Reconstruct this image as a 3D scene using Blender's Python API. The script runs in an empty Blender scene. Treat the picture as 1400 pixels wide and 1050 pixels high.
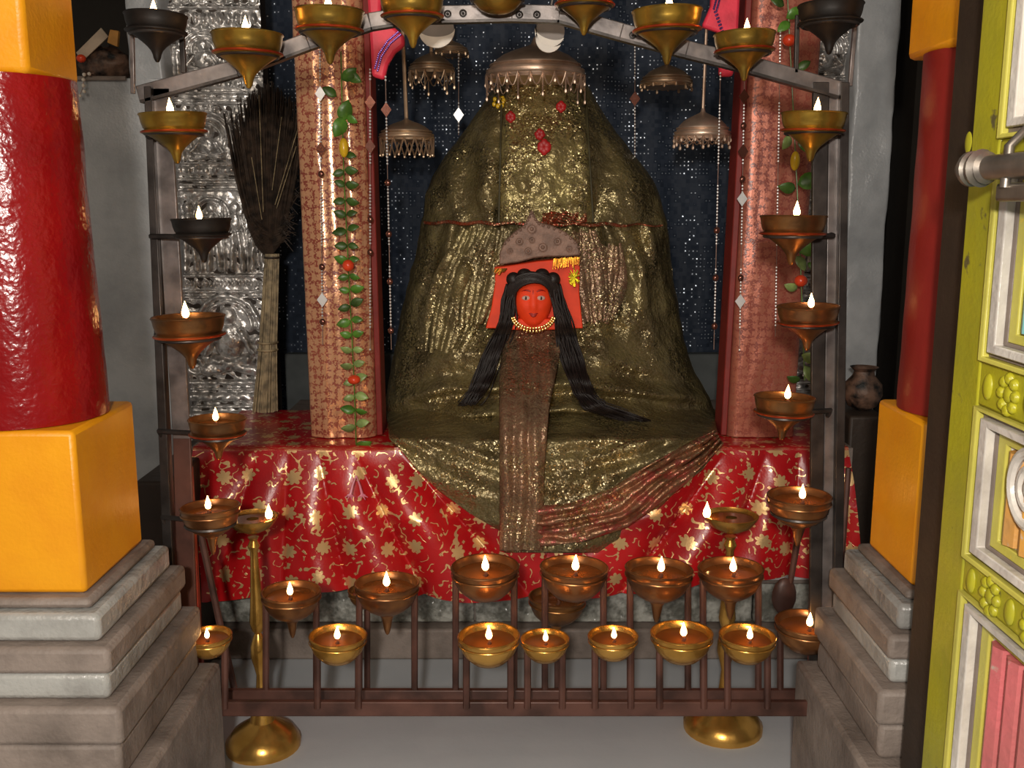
import bpy, bmesh, math, random
import numpy as np
from mathutils import Vector, Matrix, noise as mn
random.seed(7)
PI = math.pi
SC = bpy.context.scene
COL = SC.collection
# ------------------------------------------------------------------ camera
F = 1350.0; PITCH = math.atan(245/F); HC = 0.95
cd = bpy.data.cameras.new('camera'); cam = bpy.data.objects.new('camera', cd); COL.objects.link(cam)
cd.sensor_width = 36; cd.lens = 36*F/1400; cd.clip_start = .02
cam.location = (0, 0, HC); cam.rotation_euler = (PI/2-PITCH, 0, 0)
SC.camera = cam
# ------------------------------------------------------------------ world, lights, exposure
w = bpy.data.worlds.new('world'); SC.world = w; w.use_nodes = True
w.node_tree.nodes['Background'].inputs[0].default_value = (.9, .8, .68, 1)
w.node_tree.nodes['Background'].inputs[1].default_value = .17
fl = bpy.data.lights.new('flash', 'POINT'); fl.energy = 78; fl.shadow_soft_size = .035; fl.color = (1, .93, .84)
flo = bpy.data.objects.new('flash', fl); COL.objects.link(flo); flo.location = (-.06, -.32, HC+.16)
lb = bpy.data.lights.new('fill_light', 'AREA'); lb.energy = 22; lb.size = 1.2; lb.color = (1, .86, .7)  # added softbox out of view behind the camera, for fill and broad glints
lbo = bpy.data.objects.new('fill_light', lb); COL.objects.link(lbo); lbo.location = (-.7, -1.0, 2.1)
lbo.rotation_euler = (math.radians(58), 0, math.radians(-14))
SC.view_settings.view_transform = 'Standard'; SC.view_settings.look = 'None'
SC.view_settings.gamma = 1; SC.view_settings.use_curve_mapping = False
SC.view_settings.exposure = 0.0

def P(px, py, Y):
    dx = (px-700)/F; dy = -(py-525)/F
    cp, sp = math.cos(PITCH), math.sin(PITCH)
    s = Y/(cp+dy*sp)
    return Vector((dx*s, Y, HC+(-sp+dy*cp)*s))
def M(py, Y):                      # metres per pixel
    dy = -(py-525)/F
    return Y/(math.cos(PITCH)+dy*math.sin(PITCH))/F

# ------------------------------------------------------------------ materials
MATS = {}
class NT:
    def __init__(s, name):
        s.m = bpy.data.materials.new(name); s.m.use_nodes = True; s.t = s.m.node_tree
        s.b = s.t.nodes['Principled BSDF']; MATS[name] = s.m
    def n(s, typ, **kw):
        nd = s.t.nodes.new(typ)
        for k, v in kw.items():
            if k[0] == '_':
                setattr(nd, k[1:], v)
            else:
                key = int(k[1:]) if (k[0] == 'i' and k[1:].isdigit()) else k.replace('__', ' ')
                s.put(nd.inputs[key], v)
        return nd
    def put(s, sock, v):
        if isinstance(v, bpy.types.NodeSocket): s.t.links.new(v, sock)
        elif isinstance(v, bpy.types.Node): s.t.links.new(v.outputs[0], sock)
        else: sock.default_value = v
    def math(s, op, a, b=0.0, c=0.0):
        return s.n('ShaderNodeMath', _operation=op, i0=a, i1=b, i2=c).outputs[0]
    def vm(s, op, a, b=(0, 0, 0)):
        nd = s.n('ShaderNodeVectorMath', _operation=op, i0=a)
        if op == 'SCALE': s.put(nd.inputs[3], b)
        else: s.put(nd.inputs[1], b)
        return nd.outputs[0]
    def mix(s, f, a, b):
        nd = s.t.nodes.new('ShaderNodeMix'); nd.data_type = 'RGBA'
        s.put(nd.inputs[0], f); s.put(nd.inputs[6], a); s.put(nd.inputs[7], b); return nd.outputs[2]
    def noise(s, vec, scale, detail=3, rough=.5):
        return s.n('ShaderNodeTexNoise', Vector=vec, Scale=scale, Detail=detail, Roughness=rough).outputs[0]
    def ramp(s, f, lo, hi):
        return s.n('ShaderNodeMapRange', i0=f, i1=lo, i2=hi, i3=0.0, i4=1.0).outputs[0]
    def set(s, **kw):
        for k, v in kw.items():
            k = k.replace('__', ' ')
            s.put(s.b.inputs[k], v)
    def coord(s, kind='Object'): return s.n('ShaderNodeTexCoord').outputs[kind]
    def world(s): return s.n('ShaderNodeNewGeometry').outputs['Position']
    def bump(s, h, strength=.3, dist=.002, normal=None):
        kw = dict(Height=h, Strength=strength, Distance=dist)
        nd = s.n('ShaderNodeBump', **kw)
        if normal is not None: s.put(nd.inputs['Normal'], normal)
        return nd.outputs[0]
def c4(c): return (c[0], c[1], c[2], 1)
def simple(name, col, rough=.5, metal=0., var=.12, vs=18, bs=60, bump=.25, bd=.001, dark=None, emit=None, coat=0):
    g = NT(name); p = g.world()
    f = g.noise(p, vs, 4)
    d = dark or tuple(x*(1-var*2.5) for x in col)
    g.set(Base__Color=g.mix(g.ramp(f, .35, .62), c4(d), c4(col)), Roughness=rough, Metallic=metal)
    if coat: g.set(Coat__Weight=coat, Coat__Roughness=.12)
    if bump: g.set(Normal=g.bump(g.noise(p, bs, 4), bump, bd))
    if emit: g.set(Emission__Color=c4(emit[0]), Emission__Strength=emit[1])
    return g.m

def sparkle(g, p, scale, amt, base):
    v = g.n('ShaderNodeTexVoronoi', Vector=p, Scale=scale)
    r = g.vm('SUBTRACT', v.outputs['Color'], (.5, .5, .5))
    nrm = g.vm('ADD', base, g.vm('SCALE', r, amt))
    return g.vm('NORMALIZE', nrm), v

# paint and stone
def paint(name, col, dark, rough=.3, bump=.35, bs=25, chip=None):
    g = NT(name); p = g.world()
    f = g.noise(p, 9, 5, .6)
    c = g.mix(g.ramp(f, .3, .6), c4(dark), c4(col))
    if chip:
        c = g.mix(g.ramp(g.noise(p, 22, 6, .65), .63, .68), c, c4(chip))
    h = g.math('ADD', g.noise(p, bs, 2), g.math('MULTIPLY', g.noise(p, 180, 2), .3))
    g.set(Base__Color=c, Roughness=rough, Normal=g.bump(h, bump, .004))
    return g.m
paint('red_paint', (.27, .004, .005), (.19, .002, .004), .22, .5, 60)
paint('dull_red_paint', (.24, .014, .01), (.19, .01, .008), .4, .3, 60)
paint('yellow_paint', (.86, .36, .006), (.78, .29, .005), .42, .4, 20)
paint('ochre_paint', (.8, .30, .01), (.68, .24, .008), .4, .4, 20)
paint('grey_paint', (.39, .405, .42), (.27, .285, .30), .32, .7, 14)
paint('silver_paint', (.42, .42, .40), (.20, .19, .18), .3, .9, 30)
paint('stone', (.27, .22, .19), (.12, .095, .08), .6, .9, 22)
paint('floor_stone', (.50, .53, .56), (.47, .50, .53), .75, .12, 30)
paint('door_green', (.46, .43, .02), (.34, .33, .03), .35, .35, 25, (.14, .12, .05))
paint('door_inner', (.60, .55, .10), (.48, .44, .08), .4, .35, 25, (.75, .55, .04))
paint('door_white', (.72, .68, .62), (.38, .34, .31), .3, .5, 40)
paint('door_brown', (.24, .19, .16), (.15, .12, .1), .45, .5, 40)
paint('panel_pink', (.62, .15, .16), (.45, .14, .13), .45, .5, 50, (.5, .38, .32))
paint('panel_blue', (.20, .50, .52), (.32, .40, .38), .45, .5, 40, (.55, .5, .42))
paint('panel_orange', (.66, .32, .06), (.42, .25, .12), .45, .5, 40, (.5, .42, .35))
paint('dark_wood', (.035, .022, .014), (.02, .013, .009), .6, .4, 40)
paint('shade_wall', (.03, .025, .02), (.02, .016, .012), .8, .4, 20)  # near-black colour stands in for shadow behind and beside the grey walls
simple('steel', (.34, .30, .26), .38, .8, .15, 30, 60, .3)
simple('iron', (.07, .06, .055), .38, .6, .2, 30, 80, .4)
simple('iron_light', (.24, .21, .2), .35, .5, .2, 30, 80, .3)
simple('iron_red', (.30, .03, .012), .45, .1, .25, 14, 60, .3)
simple('iron_brown', (.13, .055, .04), .45, .2, .25, 14, 60, .3)
simple('soot', (.02, .015, .012), .5, .4, .2, 40, 60, .4)
def brass(name, a, b, rough):
    g = NT(name); p = g.world()
    f = g.noise(p, 22, 4)
    g.set(Base__Color=g.mix(g.ramp(f, .38, .62), c4(b), c4(a)), Metallic=.82, Roughness=rough,
          Normal=g.bump(g.noise(p, 140, 3), .2, .001))
brass('brass', (.50, .30, .045), (.24, .15, .03), .3)
brass('brass_dark', (.34, .15, .045), (.16, .075, .03), .33)
brass('brass_brown', (.38, .17, .06), (.2, .085, .035), .3)
brass('brass_bright', (.75, .42, .10), (.5, .26, .05), .25)
brass('brass_red', (.75, .13, .03), (.5, .06, .02), .3)
brass('chattra_metal', (.62, .46, .32), (.46, .33, .22), .4)
brass('chattra_silver', (.72, .54, .42), (.52, .38, .29), .42)
simple('oil', (.16, .05, .012), .08, 0, .1, 30, 30, .1)
simple('wick', (.1, .03, .01), .8, 0)
g = NT('flame'); g.set(Base__Color=(0, 0, 0, 1), Emission__Color=(1, .50, .16, 1), Emission__Strength=32)
simple('white_clay', (.72, .66, .58), .45, 0, .1)
simple('grey_clay', (.2, .17, .15), .5, 0, .1)
simple('vermilion', (1.0, .06, .008), .6, 0, .06, 30, 90, .2)
simple('vermilion_dark', (.42, .012, .006), .5, 0, .05)
simple('black_hair', (.014, .008, .007), .5, 0, .1, 80, 300, .5)
simple('eye_white', (.7, .45, .38), .3, 0, .05)
simple('pupil', (.02, .008, .006), .15, 0, .05)
simple('gold', (.9, .58, .18), .22, .9, .1, 60, 200, .4)
simple('gold_yellow', (.75, .65, .08), .25, .6, .15, 60, 200, .4)
simple('clay_crown', (.32, .19, .14), .55, .15, .15, 60, 260, .7, .0015)
simple('leaf', (.10, .26, .03), .35, 0, .2, 40)
simple('leaf_dark', (.06, .13, .02), .4, 0, .2, 40)
simple('leaf_pale', (.30, .42, .13), .35, 0, .2, 40)
simple('berry', (.85, .07, .02), .25, 0, .1)
simple('yellow_bead', (.80, .50, .02), .25, 0, .1)
simple('pink_petal', (.8, .25, .35), .4, 0, .1)
simple('pink_cloth', (.95, .05, .10), .5, 0, .1, 30, 200, .3)
simple('purple_sequin', (.25, .12, .45), .15, .8, .2, 300)
simple('thread', (.45, .3, .25), .5, .2)
simple('mirror', (.85, .85, .85), .3, .25, .05, bump=0)
simple('dark_mirror', (.18, .07, .05), .2, .7, .05)
simple('red_petal', (.5, .01, .012), .45, 0, .1)
simple('seam_thread', (.07, .06, .025), .6, 0, .1)
simple('paper', (.62, .5, .38), .7, 0, .15)
simple('orange_paper', (.75, .36, .08), .6, 0, .15)
simple('brown_bundle', (.16, .09, .06), .55, 0, .4, 40, 60, .8, .004)
simple('pearl', (.8, .72, .62), .15, 0, .05)
simple('straw', (.42, .32, .18), .6, 0, .25, 60, 300, .6)
simple('feather', (.055, .034, .022), .55, 0, .3, 60, 200, .3)
simple('white_cloth', (.6, .56, .55), .7, 0, .1)
simple('grey_cloth', (.10, .11, .11), .7, 0, .1)
simple('dark_red_cloth', (.25, .02, .015), .6, 0, .1)

# marbled plinth face
g = NT('marble'); p = g.world()
v = g.n('ShaderNodeTexVoronoi', Vector=p, Scale=85.0).outputs['Distance']
f = g.noise(p, 30, 5, .6)
g.set(Base__Color=g.mix(g.ramp(f, .4, .6), (.14, .14, .12, 1), (.42, .42, .38, 1)), Roughness=.18,
      Normal=g.bump(g.math('ADD', v, g.noise(p, 40, 3)), .9, .004))

# silver repousse
g = NT('silver'); p = g.world()
f = g.noise(p, 60, 4)
sp, v = sparkle(g, p, 130, .22, g.bump(g.noise(p, 120, 3), .7, .002))
g.set(Base__Color=g.mix(g.ramp(f, .3, .65), (.34, .33, .32, 1), (.78, .76, .74, 1)), Metallic=.7, Roughness=.27, Normal=sp)

# gauze / gold tissue of the robe
def gauze(name, a, b, metal=.45, fl=.5, sc=420, amt=1.0, rough=.3, red=None):
    g = NT(name); p = g.world()
    f = g.noise(p, 14, 5, .6)
    col = g.mix(g.ramp(f, .35, .65), c4(b), c4(a))
    if red: col = g.mix(g.ramp(g.noise(p, 40, 3), .52, .6), col, c4(red))
    bn = g.bump(g.math('ADD', g.noise(p, 34, 3), g.math('MULTIPLY', g.noise(p, 160, 2), .25)), .9, .008)
    sp, v = sparkle(g, p, sc, amt, bn)
    rnd = g.n('ShaderNodeSeparateColor', i0=v.outputs['Color']).outputs[1]
    patch = g.ramp(g.noise(p, 11, 2), .42, .6)
    m = g.math('MULTIPLY', g.math('GREATER_THAN', rnd, fl), g.math('ADD', patch, .25))
    m = g.math('MINIMUM', m, 1.0)
    nn = g.n('ShaderNodeMix', _data_type='VECTOR')
    g.put(nn.inputs[0], m); g.put(nn.inputs[4], bn); g.put(nn.inputs[5], sp)
    g.set(Base__Color=g.mix(m, col, g.mix(.6, col, (.75, .62, .36, 1))), Metallic=g.math('MULTIPLY_ADD', m, .5, metal), Roughness=rough, Normal=nn.outputs[1])
gauze('robe_gauze', (.25, .20, .08), (.12, .09, .04), .42, .45, 330)
gauze('robe_panel', (.40, .33, .12), (.23, .18, .07), .42, .35, 330)
gauze('robe_sash', (.27, .135, .08), (.15, .08, .05), .38, .35, 400, 1.0, .3)
gauze('robe_hem', (.36, .13, .08), (.2, .10, .05), .45, .4, 380, 1.0, .28, (.36, .07, .06))
gauze('ribbon', (.4, .06, .02), (.25, .03, .015), .5, .4)

# flowers on a uv plane: returns a 0..1 mask
def flower_mask(g, uv, scale, petals, size, rand=.45, keep=.0):
    v = g.n('ShaderNodeTexVoronoi', Vector=uv, Scale=scale, Randomness=rand, _voronoi_dimensions='2D')
    d = g.vm('SUBTRACT', uv, v.outputs['Position'])
    d = g.vm('SCALE', g.vm('SUBTRACT', g.vm('SCALE', uv, scale), g.vm('SCALE', v.outputs['Position'], 1.0 if False else scale)), 1.0)
    s = g.n('ShaderNodeSeparateXYZ', i0=d)
    ang = g.math('ARCTAN2', s.outputs[1], s.outputs[0])
    r = g.n('ShaderNodeVectorMath', _operation='LENGTH', i0=d).outputs['Value']
    lim = g.math('MULTIPLY_ADD', g.math('ABSOLUTE', g.math('COSINE', g.math('MULTIPLY', ang, petals/2))), size*.4, size*.62)
    return g.math('LESS_THAN', r, lim)
def brocade(name, red, red2, gold, fs, petals, size, curl, grough=.3, gmetal=.75, cw=.035, sat=1.0):
    g = NT(name); uv = g.coord('UV')
    fm = flower_mask(g, uv, fs, petals, size)
    fm2 = flower_mask(g, g.vm('ADD', uv, (.37, .21, 0)), fs*1.9, 4, size*.42, .9)
    nz = g.noise(uv, curl, 1, .4)
    band = g.math('LESS_THAN', g.math('ABSOLUTE', g.math('SUBTRACT', nz, .5)), cw)
    cut = g.math('GREATER_THAN', g.noise(g.vm('ADD', uv, (5, 3, 0)), curl*1.6, 1), .5)
    band = g.math('MULTIPLY', band, cut)
    m = g.math('MAXIMUM', g.math('MAXIMUM', fm, g.math('MULTIPLY', fm2, .85)), band)
    p = g.world()
    base = g.mix(g.ramp(g.noise(p, 8, 3), .35, .65), c4(red2), c4(red))
    g.set(Base__Color=g.mix(m, base, c4(gold)), Metallic=g.math('MULTIPLY', m, gmetal),
          Roughness=g.math('MULTIPLY_ADD', m, grough-.3, .3),
          Normal=g.bump(g.math('ADD', g.math('MULTIPLY', m, .6), g.noise(p, 240, 2)), .3, .001))
    return g
brocade('red_brocade', (.58, .010, .012), (.38, .006, .010), (.85, .56, .26), 15, 7, .22, 36, .28, .55, .020)
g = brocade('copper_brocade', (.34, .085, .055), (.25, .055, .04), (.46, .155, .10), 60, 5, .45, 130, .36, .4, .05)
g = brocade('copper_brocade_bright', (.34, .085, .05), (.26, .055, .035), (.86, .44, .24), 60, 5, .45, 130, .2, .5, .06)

# sequinned curtain
g = NT('curtain_cloth'); uv = g.coord('UV')
sc_ = g.vm('SCALE', uv, 1/.0105)
fr = g.n('ShaderNodeVectorMath', _operation='FRACTION', i0=sc_).outputs[0]
flr = g.n('ShaderNodeVectorMath', _operation='FLOOR', i0=sc_).outputs[0]
d = g.n('ShaderNodeVectorMath', _operation='DISTANCE', i0=fr, i1=(.5, .5, 0)).outputs['Value']
wn = g.n('ShaderNodeTexWhiteNoise', i0=flr, _noise_dimensions='2D')
dot = g.math('LESS_THAN', d, .17)
colx = g.n('ShaderNodeSeparateXYZ', i0=flr).outputs[0]
patch = g.math('GREATER_THAN', g.math('ADD', g.noise(uv, 7, 2), g.math('MULTIPLY', wn.outputs['Value'], .5)), .86)
dot = g.math('MULTIPLY', dot, patch)
r = g.vm('SUBTRACT', wn.outputs['Color'], (.5, .5, .5))
nrm = g.vm('NORMALIZE', g.vm('ADD', g.n('ShaderNodeNewGeometry').outputs['Normal'], g.vm('SCALE', r, .55)))
g.set(Base__Color=g.mix(dot, g.mix(g.noise(uv, 5, 2), (.014, .022, .038, 1), (.027, .042, .075, 1)), (.60, .68, .8, 1)),
      Metallic=g.math('MULTIPLY', dot, .7), Roughness=g.math('MULTIPLY_ADD', dot, -.35, .7), Normal=nrm)

# ------------------------------------------------------------------ mesh builder
WL = {}
def wl(o): return WL.get(o.name, Vector((0, 0, 0))) if o else Vector((0, 0, 0))
class MB:
    def __init__(s): s.v = []; s.f = []; s.uv = None
    def add(s, vs, fs):
        b = len(s.v); s.v += [tuple(v) for v in vs]; s.f += [tuple(b+i for i in f) for f in fs]; return s
    def box(s, a, b, m=None):
        x0, y0, z0 = a; x1, y1, z1 = b
        vs = [Vector(p) for p in ((x0,y0,z0),(x1,y0,z0),(x1,y1,z0),(x0,y1,z0),(x0,y0,z1),(x1,y0,z1),(x1,y1,z1),(x0,y1,z1))]
        if m: vs = [m @ v for v in vs]
        return s.add(vs, [(0,3,2,1),(4,5,6,7),(0,1,5,4),(1,2,6,5),(2,3,7,6),(3,0,4,7)])
    def hexa(s, q, depth):            # four front points (ll, lr, ur, ul) pushed back in Y
        q = [Vector(p) for p in q]; k = [p+Vector((0, depth, 0)) for p in q]
        return s.add(q+k, [(0,1,2,3),(7,6,5,4),(0,4,5,1),(1,5,6,2),(2,6,7,3),(3,7,4,0)])
    def tube(s, pts, r, n=8, flat=1.0):
        pts = [Vector(p) for p in pts]; L = len(pts)
        rr = r if isinstance(r, (list, tuple)) else [r]*L
        vs = []; up = None
        for i, p in enumerate(pts):
            t = (pts[min(i+1, L-1)]-pts[max(i-1, 0)])
            t = t.normalized() if t.length > 1e-9 else Vector((0, 0, 1))
            if up is None: up = Vector((0, 1, 0)) if abs(t.y) < .9 else Vector((1, 0, 0))
            a = t.cross(up).normalized(); b = a.cross(t).normalized(); up = b
            for k in range(n):
                th = 2*PI*k/n
                vs.append(p+a*math.cos(th)*rr[i]+b*math.sin(th)*rr[i]*flat)
        fs = [(i*n+k, i*n+(k+1) % n, (i+1)*n+(k+1) % n, (i+1)*n+k) for i in range(L-1) for k in range(n)]
        fs += [tuple(range(n-1, -1, -1)), tuple((L-1)*n+k for k in range(n))]
        return s.add(vs, fs)
    def lathe(s, prof, c=(0, 0, 0), n=32, sx=1., sy=1., cap=True, wob=None):
        vs = []; c = Vector(c)
        for j, (r, z) in enumerate(prof):
            for k in range(n):
                th = 2*PI*k/n; q = r*(1+(wob(th, j) if wob else 0))
                vs.append(c+Vector((q*math.cos(th)*sx, q*math.sin(th)*sy, z)))
        L = len(prof)
        fs = [(j*n+k, j*n+(k+1) % n, (j+1)*n+(k+1) % n, (j+1)*n+k) for j in range(L-1) for k in range(n)]
        if cap:
            fs += [tuple(range(n-1, -1, -1)), tuple((L-1)*n+k for k in range(n))]
        return s.add(vs, fs)
    def ball(s, c, rx, ry=None, rz=None, n=10, m=7, rot=None):
        ry = ry or rx; rz = rz or rx; c = Vector(c); vs = []
        for j in range(m+1):
            ph = PI*j/m
            for k in range(n):
                th = 2*PI*k/n
                v = Vector((rx*math.sin(ph)*math.cos(th), ry*math.sin(ph)*math.sin(th), rz*math.cos(ph)))
                if j in (0, m): v = Vector((1e-5*math.cos(th), 1e-5*math.sin(th), rz*math.cos(ph)))
                if rot: v = rot @ v
                vs.append(c+v)
        return s.add(vs, [(j*n+k, (j+1)*n+k, (j+1)*n+(k+1) % n, j*n+(k+1) % n) for j in range(m) for k in range(n)])
    def ring(s, c, R, r, n=24, m=6, rot=None, a0=0, a1=2*PI):
        pts = []
        for k in range(n+1):
            th = a0+(a1-a0)*k/n; v = Vector((R*math.cos(th), R*math.sin(th), 0))
            if rot: v = rot @ v
            pts.append(Vector(c)+v)
        return s.tube(pts, r, m)
    def prism(s, poly, depth):        # world points roughly in an XZ plane, pushed back in +Y
        k = len(poly); a = [Vector(p) for p in poly]; b = [p+Vector((0, depth, 0)) for p in a]
        return s.add(a+b, [tuple(range(k)), tuple(range(2*k-1, k-1, -1))]+[(i, i+k, (i+1) % k+k, (i+1) % k) for i in range(k)])
    def grid(s, nx, ny, fn, close=False):
        vs = [fn(i, j) for j in range(ny) for i in range(nx)]
        fs = [(j*nx+i, j*nx+(i+1) % nx, (j+1)*nx+(i+1) % nx, (j+1)*nx+i) for j in range(ny-1) for i in range(nx if close else nx-1)]
        return s.add(vs, fs)
    def mesh(s, name, mat, off=Vector((0, 0, 0)), smooth=True, ang=40):
        me = bpy.data.meshes.new(name)
        me.from_pydata([tuple(Vector(v)-off) for v in s.v], [], s.f); 
        bm = bmesh.new(); bm.from_mesh(me)
        if not getattr(s, 'open', False): bmesh.ops.recalc_face_normals(bm, faces=bm.faces)
        bm.to_mesh(me); bm.free()
        if s.uv:
            l = me.uv_layers.new(name='uv'); idx = np.zeros(len(me.loops), dtype=np.int32); me.loops.foreach_get('vertex_index', idx)
            l.data.foreach_set('uv', np.array(s.uv, dtype=np.float32)[idx].ravel())
        if smooth:
            me.shade_smooth(); me.set_sharp_from_angle(angle=math.radians(ang))
        me.materials.append(MATS[mat]); return me
    def build(s, name, mat, parent=None, smooth=True, bevel=0, ang=40, solid=0, sub=0):
        if parent: off = wl(parent)
        else:
            a = np.array(s.v); off = Vector(((a[:, 0].min()+a[:, 0].max())/2, (a[:, 1].min()+a[:, 1].max())/2, a[:, 2].min()))
        me = s.mesh(name, mat, off, smooth, ang)
        o = bpy.data.objects.new(name, me); COL.objects.link(o)
        if parent: o.parent = parent
        else: o.location = off
        WL[o.name] = off.copy()
        if solid: m = o.modifiers.new('solid', 'SOLIDIFY'); m.thickness = solid; m.offset = 0
        if bevel: m = o.modifiers.new('bevel', 'BEVEL'); m.width = bevel; m.segments = 2; m.limit_method = 'ANGLE'
        if sub: m = o.modifiers.new('sub', 'SUBSURF'); m.levels = sub; m.render_levels = sub
        return o
def tag(o, label=None, cat=None, group=None, kind=None):
    if label: o['label'] = label
    if cat: o['category'] = cat
    if group: o['group'] = group
    if kind: o['kind'] = kind
    return o
def thing(name, loc, label, cat, group=None):
    o = bpy.data.objects.new(name, None); COL.objects.link(o); o.location = loc; o.empty_display_size = .02
    WL[o.name] = Vector(loc); return tag(o, label, cat, group)
def link(name, me, parent, loc=(0, 0, 0)):
    o = bpy.data.objects.new(name, me); COL.objects.link(o); o.parent = parent; o.location = loc
    WL[o.name] = wl(parent)+Vector(loc); return o
def struct(o): o['kind'] = 'structure'; return o
def interp(x, pts):
    xs = [p[0] for p in pts]; ys = [p[1] for p in pts]; return float(np.interp(x, xs, ys))
def nz(x, y, z=0.): return mn.noise(Vector((x, y, z)))

# ================================================================== SETTING
struct(MB().box((-1.6, .3, -.06), (1.6, 3.0, 0)).build('floor', 'floor_stone'))
struct(MB().box((-1.6, 2.86, 0), (1.6, 2.96, 2.2)).build('wall_back', 'shade_wall'))
struct(MB().box((-1.6, 1.7, 1.75), (1.6, 2.86, 1.85)).build('ceiling', 'shade_wall'))

def rough_wall(x0, x1, z0, z1, Y, depth, name, mat='grey_paint', seed=0, edge=0.004):
    """a slab whose front is a hand-trowelled surface"""
    nx, ny = 26, 90; b = MB()
    def fn(i, j):
        u = i/(nx-1); v = j/(ny-1)
        x = x0+(x1-x0)*u; z = z0+(z1-z0)*v
        d = .008*nz(x*9+seed, z*7)+.004*nz(x*30, z*26+seed)
        e = min(u, 1-u); d += .010*max(0, 1-e*14)**2
        xx = x+edge*nz(z*14, seed)*(1 if i in (0, nx-1) else 0)
        return (xx, Y+d, z)
    b.grid(nx, ny, fn)
    k = len(b.v)
    # back and sides
    cs = [0, nx-1, nx*ny-1, nx*(ny-1)]
    bot = list(range(nx)); rt = [j*nx+nx-1 for j in range(ny)]; top = [nx*(ny-1)+i for i in range(nx)][::-1]; lf = [j*nx for j in range(ny)][::-1]
    loop = bot+rt[1:]+top[1:]+lf[1:-1]
    back = [(b.v[i][0], Y+depth, b.v[i][2]) for i in loop]
    n = len(loop); b.v += back
    b.f += [(loop[i], loop[(i+1) % n], k+(i+1) % n, k+i) for i in range(n)]
    b.f.append(tuple(k+i for i in range(n))[::-1])
    return struct(b.build(name, mat))
xl0 = P(60, 300, 2.28).x; xl1 = P(236, 300, 2.28).x
rough_wall(-1.55, xl1, 0, P(100, 107, 2.28).z, 2.28, .12, 'wall_left', seed=3)
rough_wall(P(172, 50, 2.28).x, xl1, P(100, 107, 2.28).z, 1.75, 2.28, .12, 'wall_left', seed=9)
rough_wall(P(1156, 300, 2.28).x, P(1214, 300, 2.28).x, 0, 1.75, 2.28, .12, 'wall_right', seed=5)
struct(MB().box((P(1214, 300, 2.28).x+.05, 2.3, 0), (1.5, 2.42, 1.75)).build('wall_right', 'shade_wall'))
# low stone step behind the lamps (marble face of the altar platform)
ZT = P(500, 613, 1.95).z            # altar top height
zpl = P(700, 800, 2.0).z
xa, xb = P(268, 612, 1.95).x, P(1158, 612, 1.95).x
pf = thing('altar_platform', (0, 2.2, 0), 'grey mottled marble altar platform under the red brocade cloth', 'altar')
zs = P(700, 852, 1.985).z
n_s = 7
for k in range(n_s):
    a = xa-.03+(xb-xa+.06)*k/n_s; c = xa-.03+(xb-xa+.06)*(k+1)/n_s
    MB().box((a+.0015, 1.985, zs+.002), (c-.0015, 2.05, zpl+.02)).build('marble_slab', 'marble', pf, bevel=.003)
MB().box((xa-.03, 2.0, zs), (xb+.03, 2.325, ZT-.012)).build('core', 'stone', pf)
MB().box((-.55, 2.326, 0), (.58, 2.52, ZT-.012)).build('core', 'stone', pf)
MB().box((xa-.05, 1.955, 0), (xb+.05, 2.325, zs-.001)).build('footing', 'stone', pf, bevel=.006)
MB().box((xa-.02, 1.968, zpl+.014), (xb+.02, 2.325, zpl+.05)).build('ledge', 'stone', pf, bevel=.004)

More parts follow.
